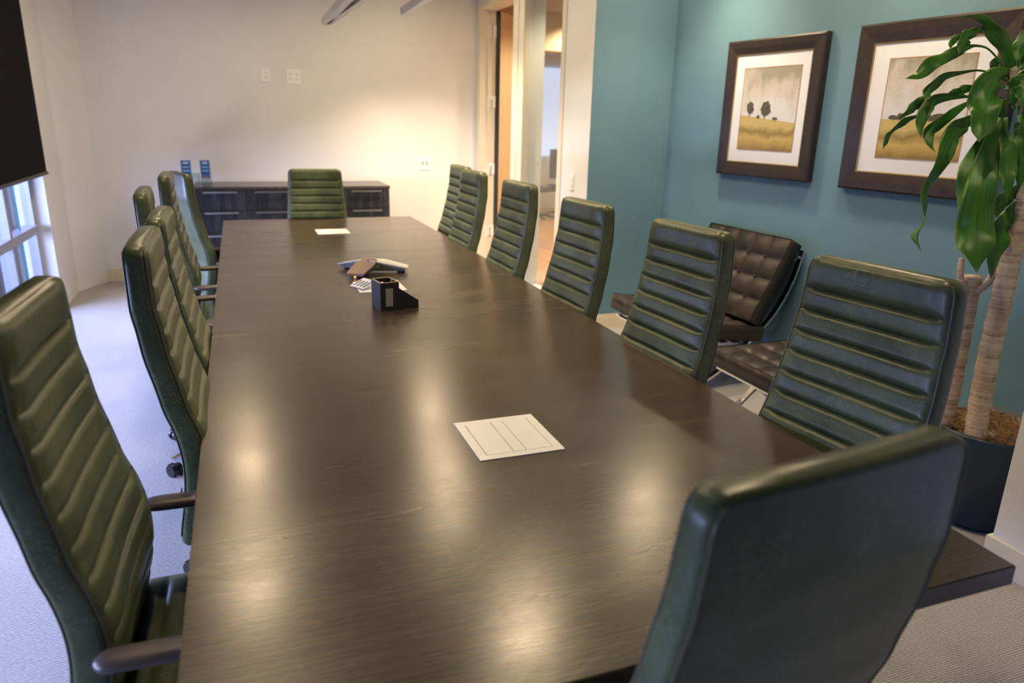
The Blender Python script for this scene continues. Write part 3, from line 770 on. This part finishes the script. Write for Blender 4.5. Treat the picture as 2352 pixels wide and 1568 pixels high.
# ------------------------------------------------------------------ framed pictures
def rect_ring(bm, w_, h_, prof):
    # prof: list of (inset from outer edge, depth towards the room)
    rings = []
    for ins, d in prof:
        a, b = w_/2-ins, h_/2-ins
        rings.append([bm.verts.new(p) for p in ((-a, -d, -b), (a, -d, -b), (a, -d, b), (-a, -d, b))])
    for r1, r2 in zip(rings[:-1], rings[1:]):
        for i in range(4): bm.faces.new((r1[i], r1[(i+1) % 4], r2[(i+1) % 4], r2[i]))
M['frame'] = noise_col(mat('dark_bronze_frame', (.03, .021, .019), .38), (.025, .018, .016), (.036, .026, .023), 30)
M['gold'] = mat('thin_gold_line', (.40, .27, .08), .35, .7)
M['mat_board'] = mat('white_mat_board', (.72, .76, .86), .7, coat=.8, coat_r=.04)
def painting(name, aw, ah, horizon, slope, seed):
    m = mat(name, (.5, .5, .5), .7, coat=.8, coat_r=.04); N, L, b = nodes(m)
    tc = N.new('ShaderNodeTexCoord'); sp = N.new('ShaderNodeSeparateXYZ'); L.new(tc.outputs['Object'], sp.inputs[0])
    mp = N.new('ShaderNodeMapping'); mp.inputs['Scale'].default_value = (9, 1, 5); mp.inputs['Location'].default_value = (seed, 0, seed); L.new(tc.outputs['Object'], mp.inputs[0])
    n = N.new('ShaderNodeTexNoise'); n.inputs['Scale'].default_value = 1.3; n.inputs['Detail'].default_value = 7; L.new(mp.outputs[0], n.inputs['Vector'])
    nf = N.new('ShaderNodeTexNoise'); nf.inputs['Scale'].default_value = 90; nf.inputs['Detail'].default_value = 3; L.new(tc.outputs['Object'], nf.inputs['Vector'])
    # sky: darker olive-grey at top, pale towards the horizon, broken by cloud
    zr = N.new('ShaderNodeMapRange'); zr.inputs[1].default_value = horizon; zr.inputs[2].default_value = ah/2; L.new(sp.outputs['Z'], zr.inputs[0])
    mix = N.new('ShaderNodeMath'); mix.operation = 'MULTIPLY_ADD'; mix.inputs[1].default_value = .9; L.new(n.outputs['Fac'], mix.inputs[0]); 
    m2 = N.new('ShaderNodeMath'); m2.operation = 'MULTIPLY'; m2.inputs[1].default_value = .55; L.new(zr.outputs[0], m2.inputs[0]); L.new(m2.outputs[0], mix.inputs[2])
    sky = ramp(N, [(.48, (.62, .64, .70)), (.78, (.52, .50, .48)), (1.0, (.30, .285, .24))]); L.new(mix.outputs[0], sky.inputs[0])
    # field
    fr_ = N.new('ShaderNodeMapRange'); fr_.inputs[1].default_value = -ah/2; fr_.inputs[2].default_value = horizon; L.new(sp.outputs['Z'], fr_.inputs[0])
    mf = N.new('ShaderNodeMath'); mf.operation = 'MULTIPLY_ADD'; mf.inputs[1].default_value = .45; L.new(n.outputs['Fac'], mf.inputs[0]); L.new(fr_.outputs[0], mf.inputs[2])
    fld = ramp(N, [(.15, (.13, .09, .04)), (.38, (.36, .25, .07)), (.60, (.48, .36, .12)), (.80, (.24, .17, .05)), (1.0, (.50, .40, .16))]); L.new(mf.outputs[0], fld.inputs[0])
    # horizon line: z - slope*x > horizon
    ms = N.new('ShaderNodeMath'); ms.operation = 'MULTIPLY_ADD'; ms.inputs[1].default_value = slope; L.new(sp.outputs['X'], ms.inputs[0]); L.new(sp.outputs['Z'], ms.inputs[2])
    gt = N.new('ShaderNodeMath'); gt.operation = 'GREATER_THAN'; gt.inputs[1].default_value = horizon; L.new(ms.outputs[0], gt.inputs[0])
    mx = N.new('ShaderNodeMixRGB'); L.new(gt.outputs[0], mx.inputs[0]); L.new(fld.outputs[0], mx.inputs[1]); L.new(sky.outputs[0], mx.inputs[2])
    mo = N.new('ShaderNodeMixRGB'); mo.blend_type = 'OVERLAY'; mo.inputs[0].default_value = .2; L.new(mx.outputs[0], mo.inputs[1]); L.new(nf.outputs['Fac'], mo.inputs[2])
    L.new(mo.outputs[0], b.inputs['Base Color'])
    return m
def blob(bm, cx, cz, rx, rz, seed, y=-.0315):
    rnd = random.Random(seed); n = 28
    vs = []
    for k in range(n):
        a = 2*PI*k/n; q = 1+.16*rnd.uniform(-1, 1)
        vs.append((cx+rx*q*math.cos(a), cz+rz*q*math.sin(a)))
    a_ = [bm.verts.new((x, y, z)) for x, z in vs]; b_ = [bm.verts.new((x, y+.0008, z)) for x, z in vs]
    bm.faces.new(a_); bm.faces.new(b_[::-1])
    for i in range(n): bm.faces.new((a_[i], a_[(i+1) % n], b_[(i+1) % n], b_[i]))
def picture(s0, s1, z0, z1, as0, as1, az0, az1, label, trees, horizon, slope, seed, ms0, ms1, mz0, mz1):
    c = PW0+pt*((s0+s1)/2); rz = math.atan2(pt.y, pt.x)
    e = empty('framed_picture', (c.x, c.y, (z0+z1)/2), rz, label, 'picture', 'framed landscape pictures on the blue wall')
    W_, H_ = s1-s0, z1-z0; fwid = ms0-s0
    bm = bmesh.new(); rect_ring(bm, W_, H_, [(0, 0), (0, .040), (.010, .047), (.045, .044), (fwid-.006, .036), (fwid, .034), (fwid, .018)])
    f = link('frame', bm, M['frame'], e)
    bm = bmesh.new(); rect_ring(bm, W_, H_, [(fwid-.004, .0362), (fwid+.001, .0350), (fwid+.0015, .028)]); link('gilt_edge', bm, M['gold'], f)
    boxes('mat_board', [(-W_/2+fwid-.01, W_/2-fwid+.01, -.030, -.004, -H_/2+fwid-.01, H_/2-fwid+.01)], M['mat_board'], e)
    acx = (as0+as1)/2-(s0+s1)/2; acz = (az0+az1)/2-(z0+z1)/2; aw, ah = as1-as0, az1-az0
    bm = bmesh.new(); box(bm, -aw/2, aw/2, -.0012, 0, -ah/2, ah/2)
    pr = link('print', bm, painting('meadow_print_%d' % seed, aw, ah, horizon, slope, seed), e); pr.location = (acx, -.030, acz)
    bm = bmesh.new(); rect_ring(bm, aw+.008, ah+.008, [(0, .0302), (.0, .0318), (.0045, .0318), (.0045, .0305)])
    g = link('inner_border', bm, mat('ochre_inner_line', (.34, .20, .09), .5) if 'ochre_inner_line' not in D.materials else D.materials['ochre_inner_line'], e); g.location = (acx, 0, acz)
    bm = bmesh.new()
    for (cx, cz, rx, rzz, tr) in trees:
        blob(bm, cx, cz, rx, rzz, int(cx*1000)+seed, y=-.0026)
        blob(bm, cx+rx*.2, cz-rzz*.35, rx*1.05, rzz*.6, int(cx*900)+seed, y=-.0030)
        if tr: box(bm, cx-.002, cx+.002, -.0026, -.0012, cz-rzz-.022, cz-rzz*.6)
    link('painted_trees', bm, noise_col(mat('tree_paint_%d' % seed, (.07, .06, .04), .8), (.05, .045, .03), (.12, .105, .08), 120), pr)
    for k in range(2):
        pass
    return e
picture(.58, 1.33, 1.176, 1.972, .74, 1.178, 1.338, 1.808, 'smaller framed meadow print with two round trees, left on the blue wall',
        [(-.145, .010, .026, .036, True), (-.018, .005, .034, .042, True), (-.072, -.043, .012, .009, False), (.062, -.052, .018, .007, False)], -.055, .10, 1, .665, 1.245, 1.247, 1.895)
picture(1.540, 2.352, 1.167, 1.978, 1.735, 2.168, 1.338, 1.806, 'larger framed meadow print partly covered by the tall plant, right on the blue wall',
        [(-.11, -.035, .022, .016, False), (.0, -.015, .026, .034, True), (.05, -.042, .05, .012, False), (.10, -.035, .05, .014, False), (-.15, -.04, .03, .010, False)], -.052, .015, 5, 1.636, 2.256, 1.238, 1.908)

# ------------------------------------------------------------------ tufted lounge chair and stool
def cushion(w_, d_, th, nx, ny, depth=.024):
    """tufted cushion lying flat, top at z=0; returns bm and button points"""
    bm = bmesh.new(); GX, GY = nx*10, ny*10
    def h(x, y):
        u, v = (x/w_+.5)*nx, (y/d_+.5)*ny
        fu, fv = u % 1, v % 1
        su, sv = math.sin(PI*fu), math.sin(PI*fv)
        return -depth*(1-(max(su, 0)*max(sv, 0))**.32)
    def edge(x, y):
        ex = min(1, (w_/2-abs(x))/.025); ey = min(1, (d_/2-abs(y))/.025)
        return ex, ey
    top = {}
    bot = {}
    for i in range(GX+1):
        for j in range(GY+1):
            x, y = w_*(i/GX-.5), d_*(j/GY-.5)
            k = min(1, max(0, min((w_/2-abs(x)), (d_/2-abs(y)))/.03))
            z = h(x, y)*k**.6-.012*(1-k)**2
            top[i, j] = bm.verts.new((x, y, z))
            bot[i, j] = bm.verts.new((x, y, -th))
    for i in range(GX):
        for j in range(GY):
            bm.faces.new((top[i, j], top[i+1, j], top[i+1, j+1], top[i, j+1]))
            bm.faces.new((bot[i, j], bot[i, j+1], bot[i+1, j+1], bot[i+1, j]))
    for i in range(GX):
        bm.faces.new((top[i, 0], bot[i, 0], bot[i+1, 0], top[i+1, 0])); bm.faces.new((top[i, GY], top[i+1, GY], bot[i+1, GY], bot[i, GY]))
    for j in range(GY):
        bm.faces.new((top[0, j], top[0, j+1], bot[0, j+1], bot[0, j])); bm.faces.new((top[GX, j], bot[GX, j], bot[GX, j+1], top[GX, j+1]))
    btn = [(w_*(i/nx-.5), d_*(j/ny-.5)) for i in range(1, nx) for j in range(1, ny)]
    return bm, btn
M['button'] = mat('leather_button', (.06, .042, .03), .3)
def add_cushion(name, parent, w_, d_, th, nx, ny, mtx):
    bm, btn = cushion(w_, d_, th, nx, ny); o = link(name, bm, M['brown_leather'], parent, True); o.matrix_local = mtx
    first_b = None
    for (x, y) in btn:
        if first_b is None:
            b = bmesh.new(); bmesh.ops.create_uvsphere(b, u_segments=10, v_segments=6, radius=.0075); bo = link('button', b, M['button'], o, True); first_b = bo
        else:
            bo = first_b.copy(); COL.objects.link(bo); bo.parent = o
        bo.location = (x, y, -.018)
    b = bmesh.new(); a, c = w_/2-.001, d_/2-.001
    tube(b, [(-a, -c, -.010), (a, -c, -.010), (a, c, -.010), (-a, c, -.010)], .003, 6, closed=True); link('welt', b, M['piping_brown'], o, True)
    return o
M['piping_brown'] = mat('brown_welt', (.05, .034, .024), .35)
lc = empty('lounge_chair', (2.575, 3.66, 0), math.radians(92), 'dark brown button-tufted leather lounge chair with chrome frame by the blue wall', 'armchair')
add_cushion('seat_cushion', lc, .74, .60, .10, 5, 4, Matrix.Translation((0, .075, .402)) @ Matrix.Rotation(math.radians(7), 4, 'X'))
tilt = math.atan2(.46, .24)
add_cushion('back_cushion', lc, .74, .52, .10, 5, 4, Matrix.Translation((0, -.215, .635)) @ Matrix.Rotation(-math.radians(63), 4, 'X'))
def curve(pts, n=8):
    pts = [Vector(p) for p in pts]; out = []
    for i in range(len(pts)-1):
        p0, p1, p2, p3 = pts[max(i-1, 0)], pts[i], pts[i+1], pts[min(i+2, len(pts)-1)]
        for k in range(n):
            t = k/n
            out.append(.5*((2*p1)+(-p0+p2)*t+(2*p0-5*p1+4*p2-p3)*t*t+(-p0+3*p1-3*p2+p3)*t**3))
    out.append(pts[-1]); return out
for s in (-1, 1):
    bm = bmesh.new(); x = s*.345
    tube(bm, curve([(x, -.455, .79), (x, -.40, .60), (x, -.28, .40), (x, -.06, .20), (x, .10, .08), (x, .30, .012)]), 0, 4, flat=((1, 0, 0), .017, .006))
    tube(bm, curve([(x, .34, .29), (x, .22, .285), (x, .02, .22), (x, -.18, .11), (x, -.36, .012)]), 0, 4, flat=((1, 0, 0), .017, .006))
    link('chrome_frame', bm, M['chrome'], lc)
boxes('crossbar', [(-.345, .345, .30, .335, .272, .284), (-.345, .345, -.46, -.425, .745, .757), (-.345, .345, -.2, -.165, .12, .132)], M['chrome'], lc)
bm = bmesh.new()
for k in range(6):
    y = -.16+k*.085; box(bm, -.345, .345, y, y+.045, .275+.045*(k/6)-.015, .280+.045*(k/6)-.015)
link('leather_strap', bm, M['brown_leather'], lc)
st = empty('tufted_stool', (2.46, 2.63, 0), math.radians(90), 'low dark brown tufted leather stool with crossed chrome legs behind the green chairs', 'stool')
add_cushion('seat_cushion', st, .60, .55, .095, 5, 4, Matrix.Translation((0, 0, .405)))
for s in (-1, 1):
    x = s*.26; bm = bmesh.new()
    tube(bm, curve([(x, .25, .305), (x, .12, .26), (x, 0, .17), (x, -.12, .07), (x, -.26, .012)]), 0, 4, flat=((1, 0, 0), .016, .006))
    tube(bm, curve([(x, -.25, .305), (x, -.12, .26), (x, 0, .17), (x, .12, .07), (x, .26, .012)]), 0, 4, flat=((1, 0, 0), .016, .006))
    link('crossed_leg', bm, M['chrome'], st)
boxes('crossbar', [(-.26, .26, .235, .265, .295, .307), (-.26, .26, -.265, -.235, .295, .307)], M['chrome'], st)

# ------------------------------------------------------------------ potted plant
PC = Vector((2.66, 1.775, 0))
pp = empty('potted_dracaena', PC, 0, 'tall potted corn plant with arching strap leaves beside the white column', 'plant')
bm = bmesh.new(); lathe(bm, (0, 0, 0), [(0, .0), (.150, 0), (.155, .006), (.155, .022), (.178, .024), (.192, .37), (.192, .385), (.184, .385), (.180, .35), (.0, .345)], 48)
link('pot', bm, noise_col(mat('dark_teal_pot', (.015, .05, .085), .35), (.008, .024, .050), (.013, .034, .066), 8), pp, True)
def cane_mat():
    m = mat('tan_cane_bark', (.30, .21, .14), .7); N, L, b = nodes(m)
    tc = N.new('ShaderNodeTexCoord'); mp = N.new('ShaderNodeMapping'); mp.inputs['Scale'].default_value = (3, 3, 70); L.new(tc.outputs['Object'], mp.inputs[0])
    n = N.new('ShaderNodeTexNoise'); n.inputs['Scale'].default_value = 1.4; n.inputs['Detail'].default_value = 3; L.new(mp.outputs[0], n.inputs['Vector'])
    n2 = N.new('ShaderNodeTexNoise'); n2.inputs['Scale'].default_value = 60; n2.inputs['Detail'].default_value = 4; L.new(tc.outputs['Object'], n2.inputs['Vector'])
    ad = N.new('ShaderNodeMath'); ad.operation = 'MULTIPLY_ADD'; ad.inputs[1].default_value = .4; L.new(n2.outputs['Fac'], ad.inputs[0]); L.new(n.outputs['Fac'], ad.inputs[2])
    r = ramp(N, [(.45, (.24, .165, .10)), (.60, (.42, .32, .22)), (.85, (.58, .48, .38))]); L.new(ad.outputs[0], r.inputs[0]); L.new(r.outputs[0], b.inputs['Base Color'])
    bp = N.new('ShaderNodeBump'); bp.inputs['Strength'].default_value = .7; bp.inputs['Distance'].default_value = .003; L.new(ad.outputs[0], bp.inputs['Height']); L.new(bp.outputs[0], b.inputs['Normal'])
    return m
M['cane'] = cane_mat()
def polar(az, r, z): a = math.radians(az); return Vector((r*math.sin(a), r*math.cos(a), z))
def cane(name, pts, rad, parent=pp, seg=18, ringy=.0015):
    P_ = curve([p-PC for p in pts], 14); n = len(P_); rnd = random.Random(3)
    rr = []
    for i in range(n):
        f = i/(n-1)*(len(rad)-1); k = min(int(f), len(rad)-2); rr.append(rad[k]+(rad[k+1]-rad[k])*(f-k)+ringy*math.sin(i*2.1)+rnd.uniform(-.0008, .0008))
    bm = bmesh.new(); tube(bm, P_, rr, seg); return link(name, bm, M['cane'], parent, True)
cane('cane', [polar(53.45, 3.13, .33), polar(53.45, 3.13, .6), polar(53.35, 3.12, .965)], [.036, .033, .031])
cane('cane', [polar(55.5, 3.06, .33), polar(55.25, 3.07, .6), polar(55.2, 3.08, .95), polar(55.2, 3.09, 1.18), polar(55.3, 3.10, 1.32)], [.037, .036, .034, .031, .028])
cane('side_shoot', [polar(53.2, 3.10, .91), polar(52.75, 3.09, .94), polar(52.55, 3.08, .985), polar(52.5, 3.08, 1.03)], [.013, .013, .011, .009], ringy=.0005)
cane('side_shoot', [polar(53.6, 3.11, .91), polar(54.15, 3.10, .94), polar(54.5, 3.09, 1.0), polar(54.8, 3.09, 1.10)], [.014, .013, .012, .010], ringy=.0005)
cane('crown_stem', [polar(55.3, 3.10, 1.30), polar(54.9, 3.10, 1.45), polar(53.8, 3.08, 1.58), polar(53.1, 3.06, 1.68)], [.026, .018, .016, .012], ringy=.001)
# moss
bm = bmesh.new(); rnd = random.Random(11)
lathe(bm, (0, 0, 0), [(0, .385), (.06, .392), (.12, .388), (.165, .372), (.178, .352)], 40)
for v in bm.verts:
    v.co.z += rnd.uniform(-.01, .014)
mo = link('moss_bed', bm, noise_col(mat('dry_brown_moss', (.20, .12, .05), .95), (.05, .03, .015), (.30, .18, .08), 45, bump=1.0, bscale=120, bdist=.01), pp, True)
bm = bmesh.new()
for k in range(420):
    a = rnd.uniform(0, 2*PI); r = .172*math.sqrt(rnd.random()); x, y = r*math.cos(a), r*math.sin(a); z = .39+rnd.uniform(-.006, .008)
    p = [Vector((x, y, z))]; d = rnd.uniform(0, 2*PI)
    for q in range(4):
        d += rnd.uniform(-1.1, 1.1); p.append(p[-1]+Vector((.013*math.cos(d), .013*math.sin(d), rnd.uniform(-.004, .011))))
    for v in p:
        rr = math.hypot(v.x, v.y)
        if rr > .183: v.x *= .183/rr; v.y *= .183/rr
    tube(bm, p, .0009, 4)
t_ = link('moss_strands', bm, mat('tan_moss_strand', (.32, .19, .085), .9), mo); t_['kind'] = 'stuff'
bm = bmesh.new()
for k in range(26):
    c = polar(56.1, 3.07, .40)-PC; x, y = c.x+rnd.uniform(-.03, .03), c.y+rnd.uniform(-.03, .03); p = [Vector((x, y, .392))]; d = rnd.uniform(0, 2*PI)
    for q in range(4):
        d += rnd.uniform(-1, 1); p.append(p[-1]+Vector((.007*math.cos(d), .007*math.sin(d), rnd.uniform(-.002, .005))))
    tube(bm, p, .0008, 4)
t_ = link('white_fibres', bm, mat('white_fibre', (.7, .68, .68), .8), mo); t_['kind'] = 'stuff'

def leaf_mat():
    m = mat('glossy_green_leaf', (.03, .13, .015), .40, spec=.5); N, L, b = nodes(m)
    uv = N.new('ShaderNodeUVMap'); sp = N.new('ShaderNodeSeparateXYZ'); L.new(uv.outputs[0], sp.inputs[0])
    mp = N.new('ShaderNodeMapping'); mp.inputs['Scale'].default_value = (1.2, 34, 1); L.new(uv.outputs[0], mp.inputs[0])
    n = N.new('ShaderNodeTexNoise'); n.inputs['Scale'].default_value = 1.0; n.inputs['Detail'].default_value = 3; L.new(mp.outputs[0], n.inputs['Vector'])
    r = ramp(N, [(.3, (.016, .090, .005)), (.55, (.036, .165, .010)), (.8, (.085, .26, .022))]); L.new(n.outputs['Fac'], r.inputs[0])
    # dry brown-yellow tip near the end of the leaf
    tip = ramp(N, [(.955, (0, 0, 0)), (.995, (1, 1, 1))]); L.new(sp.outputs['X'], tip.inputs[0])
    mx = N.new('ShaderNodeMixRGB'); mx.inputs[2].default_value = (.34, .20, .03, 1); L.new(tip.outputs[0], mx.inputs[0]); L.new(r.outputs[0], mx.inputs[1])
    # yellow-green margin
    ed = ramp(N, [(.0, (1, 1, 1)), (.06, (0, 0, 0)), (.94, (0, 0, 0)), (1.0, (1, 1, 1))]); L.new(sp.outputs['Y'], ed.inputs[0])
    mx2 = N.new('ShaderNodeMixRGB'); mx2.inputs[2].default_value = (.14, .24, .02, 1); L.new(ed.outputs[0], mx2.inputs[0]); L.new(mx.outputs[0], mx2.inputs[1])
    L.new(mx2.outputs[0], b.inputs['Base Color'])
    bp = N.new('ShaderNodeBump'); bp.inputs['Strength'].default_value = .3; bp.inputs['Distance'].default_value = .002; L.new(n.outputs['Fac'], bp.inputs['Height']); L.new(bp.outputs[0], b.inputs['Normal'])
    return m
M['leaf'] = leaf_mat()
def leaf(pts, hw, twist=(0, 0), wav=.35, seed=0):
    """pts: points in the room along the midrib, hw: half widths in metres"""
    n0 = len(pts); P_ = curve([Vector(p)-PC for p in pts], 7); n = len(P_); rnd = random.Random(seed)
    bm = bmesh.new(); uvl = bm.loops.layers.uv.new('UVMap'); NW = 8; rows = []; phase = rnd.uniform(0, 6)
    for i, p in enumerate(P_):
        t = (P_[min(i+1, n-1)]-P_[max(i-1, 0)]).normalized()
        view = (p+PC-CAM).normalized()
        s = t.cross(view); s = s.normalized() if s.length > .05 else Vector((0, 0, 1)).cross(t).normalized()
        f = i/(n-1); a = twist[0]+(twist[1]-twist[0])*f
        nn = s.cross(t).normalized()
        ff = f*(n0-1); k = min(int(ff), n0-2); w_ = hw[k]+(hw[k+1]-hw[k])*(ff-k); w_ = max(w_*min(1, (1-f)/.14)**.55*(.66 if 4 <= seed <= 16 else .92), .0009)
        ca, sa = math.cos(a), math.sin(a); sd = s*ca+nn*sa; nd = nn*ca-s*sa
        row = []
        for j in range(NW+1):
            u = -1+2*j/NW
            y = .18*w_*(abs(u)**1.5) + wav*w_*abs(u)**1.5*math.sin(f*(17+seed % 4)+phase+(1.9 if u > 0 else 0))
            ww = w_/max(.45, abs(ca)) if abs(ca) < 1 else w_
            row.append(bm.verts.new(p+sd*u*ww+nd*y))
        rows.append((row, f))
    for (r1, f1), (r2, f2) in zip(rows[:-1], rows[1:]):
        for j in range(NW):
            fc = bm.faces.new((r1[j], r1[j+1], r2[j+1], r2[j])); fc.smooth = True
            for lp, (uu, vv) in zip(fc.loops, ((f1, j/NW), (f1, (j+1)/NW), (f2, (j+1)/NW), (f2, j/NW))): lp[uvl].uv = (uu, vv)
    me = D.meshes.new('leaf'); bm.to_mesh(me); bm.free(); me.materials.append(M['leaf'])
    o = D.objects.new('leaf', me); COL.objects.link(o); o.parent = pp
    md = o.modifiers.new('thickness', 'SOLIDIFY'); md.thickness = .0008; md.offset = 0
    return o
PXM = .00166     # metres per pixel at the plant
LEAVES = [
 # (pixel path, half widths px, (start r, end r), twist)
 ([(2318, 168), (2290, 176), (2269, 200), (2262, 242), (2259, 285), (2248, 326)], [8, 20, 30, 30, 24, 2], (3.05, 2.86), (.3, .1)),
 ([(2300, 270), (2284, 305), (2266, 364), (2254, 428), (2243, 504), (2241, 568), (2243, 626)], [5, 11, 21, 30, 37, 34, 3], (3.05, 2.84), (0, .2)),
 ([(2275, 290), (2254, 325), (2225, 384), (2215, 440), (2205, 501)], [5, 10, 19, 17, 1], (3.06, 2.93), (.2, -.2)),
 ([(2240, 262), (2228, 275), (2200, 293), (2187, 319), (2169, 357), (2144, 407), (2128, 443), (2123, 478), (2116, 517), (2108, 545), (2116, 580)], [3, 10, 19, 15, 13, 14, 9, 7, 15, 13, 4], (3.0, 2.80), (.3, 1.9)),
 ([(2240, 262), (2226, 275), (2208, 295), (2190, 325), (2180, 377)], [3, 10, 18, 14, 1], (3.02, 2.92), (.6, .2)),
 ([(2318, 180), (2297, 143), (2269, 112), (2238, 105), (2215, 110)], [3, 2.5, 2.5, 4, 8], (3.06, 2.95), (0, 0)),
 ([(2238, 105), (2215, 112), (2195, 120), (2167, 133), (2134, 150), (2108, 173), (2080, 180)], [4, 11, 17, 18, 21, 14, 1], (2.95, 2.82), (.3, -.4)),
 ([(2264, 64), (2245, 70), (2231, 78), (2215, 92), (2202, 124)], [4, 10, 15, 19, 2], (2.99, 2.90), (.2, .6)),
 ([(2216, 84), (2198, 88), (2187, 98), (2182, 112)], [4, 11, 9, 1], (2.98, 2.94), (.2, .2)),
 ([(2320, 170), (2313, 130), (2300, 95), (2280, 70), (2260, 48), (2236, 38), (2218, 38), (2202, 48)], [7, 16, 22, 22, 13, 5, 3, 1], (3.06, 2.88), (.1, .4)),
 ([(2312, 186), (2292, 176), (2262, 164), (2238, 162), (2205, 168), (2169, 176), (2149, 194), (2131, 212), (2126, 232)], [3, 2.5, 2.5, 3, 6, 10, 15, 13, 2], (3.06, 2.86), (0, .4)),
 ([(2310, 200), (2254, 200), (2220, 205), (2200, 212), (2178, 212)], [2, 2.5, 14, 15, 1], (3.05, 2.93), (.1, .3)),
 ([(2306, 225), (2254, 223), (2225, 222), (2185, 222), (2150, 230), (2130, 248), (2114, 281), (2115, 316)], [2, 2, 3, 10, 18, 18, 16, 2], (3.05, 2.86), (.1, .2)),
 ([(2148, 222), (2128, 226), (2108, 238), (2092, 252), (2065, 272)], [2, 8, 17, 11, 2], (2.97, 2.90), (.2, .5)),
 ([(2140, 235), (2113, 262), (2090, 275), (2066, 286), (2047, 306), (2034, 322), (2029, 342)], [5, 5, 8, 9, 5, 9, 3], (2.96, 2.84), (.6, 1.2)),
 ([(2300, 235), (2250, 228), (2233, 232), (2218, 240), (2190, 258), (2154, 288), (2134, 306), (2136, 332), (2149, 349)], [2, 2, 3, 7, 13, 19, 15, 9, 1], (3.05, 2.88), (.1, .4)),
 ([(2310, 270), (2307, 300), (2317, 351), (2315, 402), (2312, 465)], [6, 12, 23, 22, 1], (3.06, 2.97), (.1, .1)),
 ([(2335, 465), (2320, 490), (2302, 520), (2289, 565), (2276, 640)], [5, 12, 20, 22, 2], (3.08, 3.0), (.2, .5)),
 ([(2345, 420), (2330, 440), (2307, 458), (2292, 478), (2289, 500)], [4, 11, 17, 13, 1], (3.10, 3.03), (0, .4)),
 ([(2318, 170), (2328, 145), (2338, 115), (2350, 84), (2368, 60)], [4, 10, 14, 12, 2], (3.06, 3.1), (.2, .2)),
 ([(2312, 205), (2325, 188), (2352, 176), (2390, 190), (2420, 240)], [4, 8, 16, 18, 2], (3.06, 3.12), (.3, .3)),
 ([(2316, 190), (2340, 150), (2370, 120), (2410, 120), (2450, 170)], [4, 10, 18, 20, 2], (3.06, 3.15), (.3, .3)),
 ([(2325, 250), (2345, 235), (2362, 260), (2368, 310), (2365, 370)], [4, 12, 20, 20, 2], (3.08, 3.05), (.1, .2)),
 ([(2330, 300), (2342, 290), (2350, 320), (2348, 370), (2340, 440)], [4, 12, 18, 18, 2], (3.09, 3.04), (.2, .0)),
 ([(2310, 230), (2300, 260), (2290, 320), (2285, 380), (2282, 430)], [4, 8, 10, 9, 1], (3.10, 3.08), (.2, .4)),
 ([(2325, 240), (2335, 200), (2345, 190), (2356, 215), (2360, 262)], [5, 14, 20, 18, 2], (3.07, 3.0), (.2, .0)),
 ([(2300, 140), (2288, 142), (2282, 152), (2282, 172)], [5, 10, 8, 1], (3.10, 3.08), (.1, .1)),
]
for i, (pxs, hw, (r0, r1), tw) in enumerate(LEAVES):
    n = len(pxs)
    leaf([at_r(x, y, r0+(r1-r0)*k/(n-1)) for k, (x, y) in enumerate(pxs)], [h*PXM for h in hw], tw, .55, i)

# ------------------------------------------------------------------ chairs in the room beyond
M['hall_black'] = mat('black_mesh_fabric', (.02, .022, .026), .6)
def hall_chair():
    t = empty('office_chair', (0, 0, 0))
    bm = bmesh.new(); box(bm, -.23, .23, -.23, .23, .44, .50, bev=.02); link('seat', bm, M['hall_black'], t, True)
    bm = bmesh.new(); box(bm, -.21, .21, -.25, -.21, .58, 1.05, bev=.02); link('backrest', bm, M['hall_black'], t, True)
    bm = bmesh.new(); cyl(bm, (0, 0, .06), .025, .38, 12); tube(bm, [(0, -.1, .44), (0, -.24, .48), (0, -.245, .65)], .015, 8)
    for k in range(5):
        a = 2*PI*k/5; tube(bm, [(0, 0, .09), (.28*math.cos(a), .28*math.sin(a), .04)], .016, 8)
    link('base', bm, M['black_plastic'], t); return t
hc = hall_chair()
HC = [(4.35, 10.6, 200, 'black office chair seen through the glass sidelight, left of two'), (4.9, 10.9, 160, 'black office chair seen through the glass sidelight, right of two')]
for i, (x, y, rz, lab) in enumerate(HC):
    o = hc if i == 0 else copy_tree(hc); o.location = (x, y, 0); o.rotation_euler = (0, 0, math.radians(rz)); tag(o, lab, 'chair', 'office chairs in the room beyond')
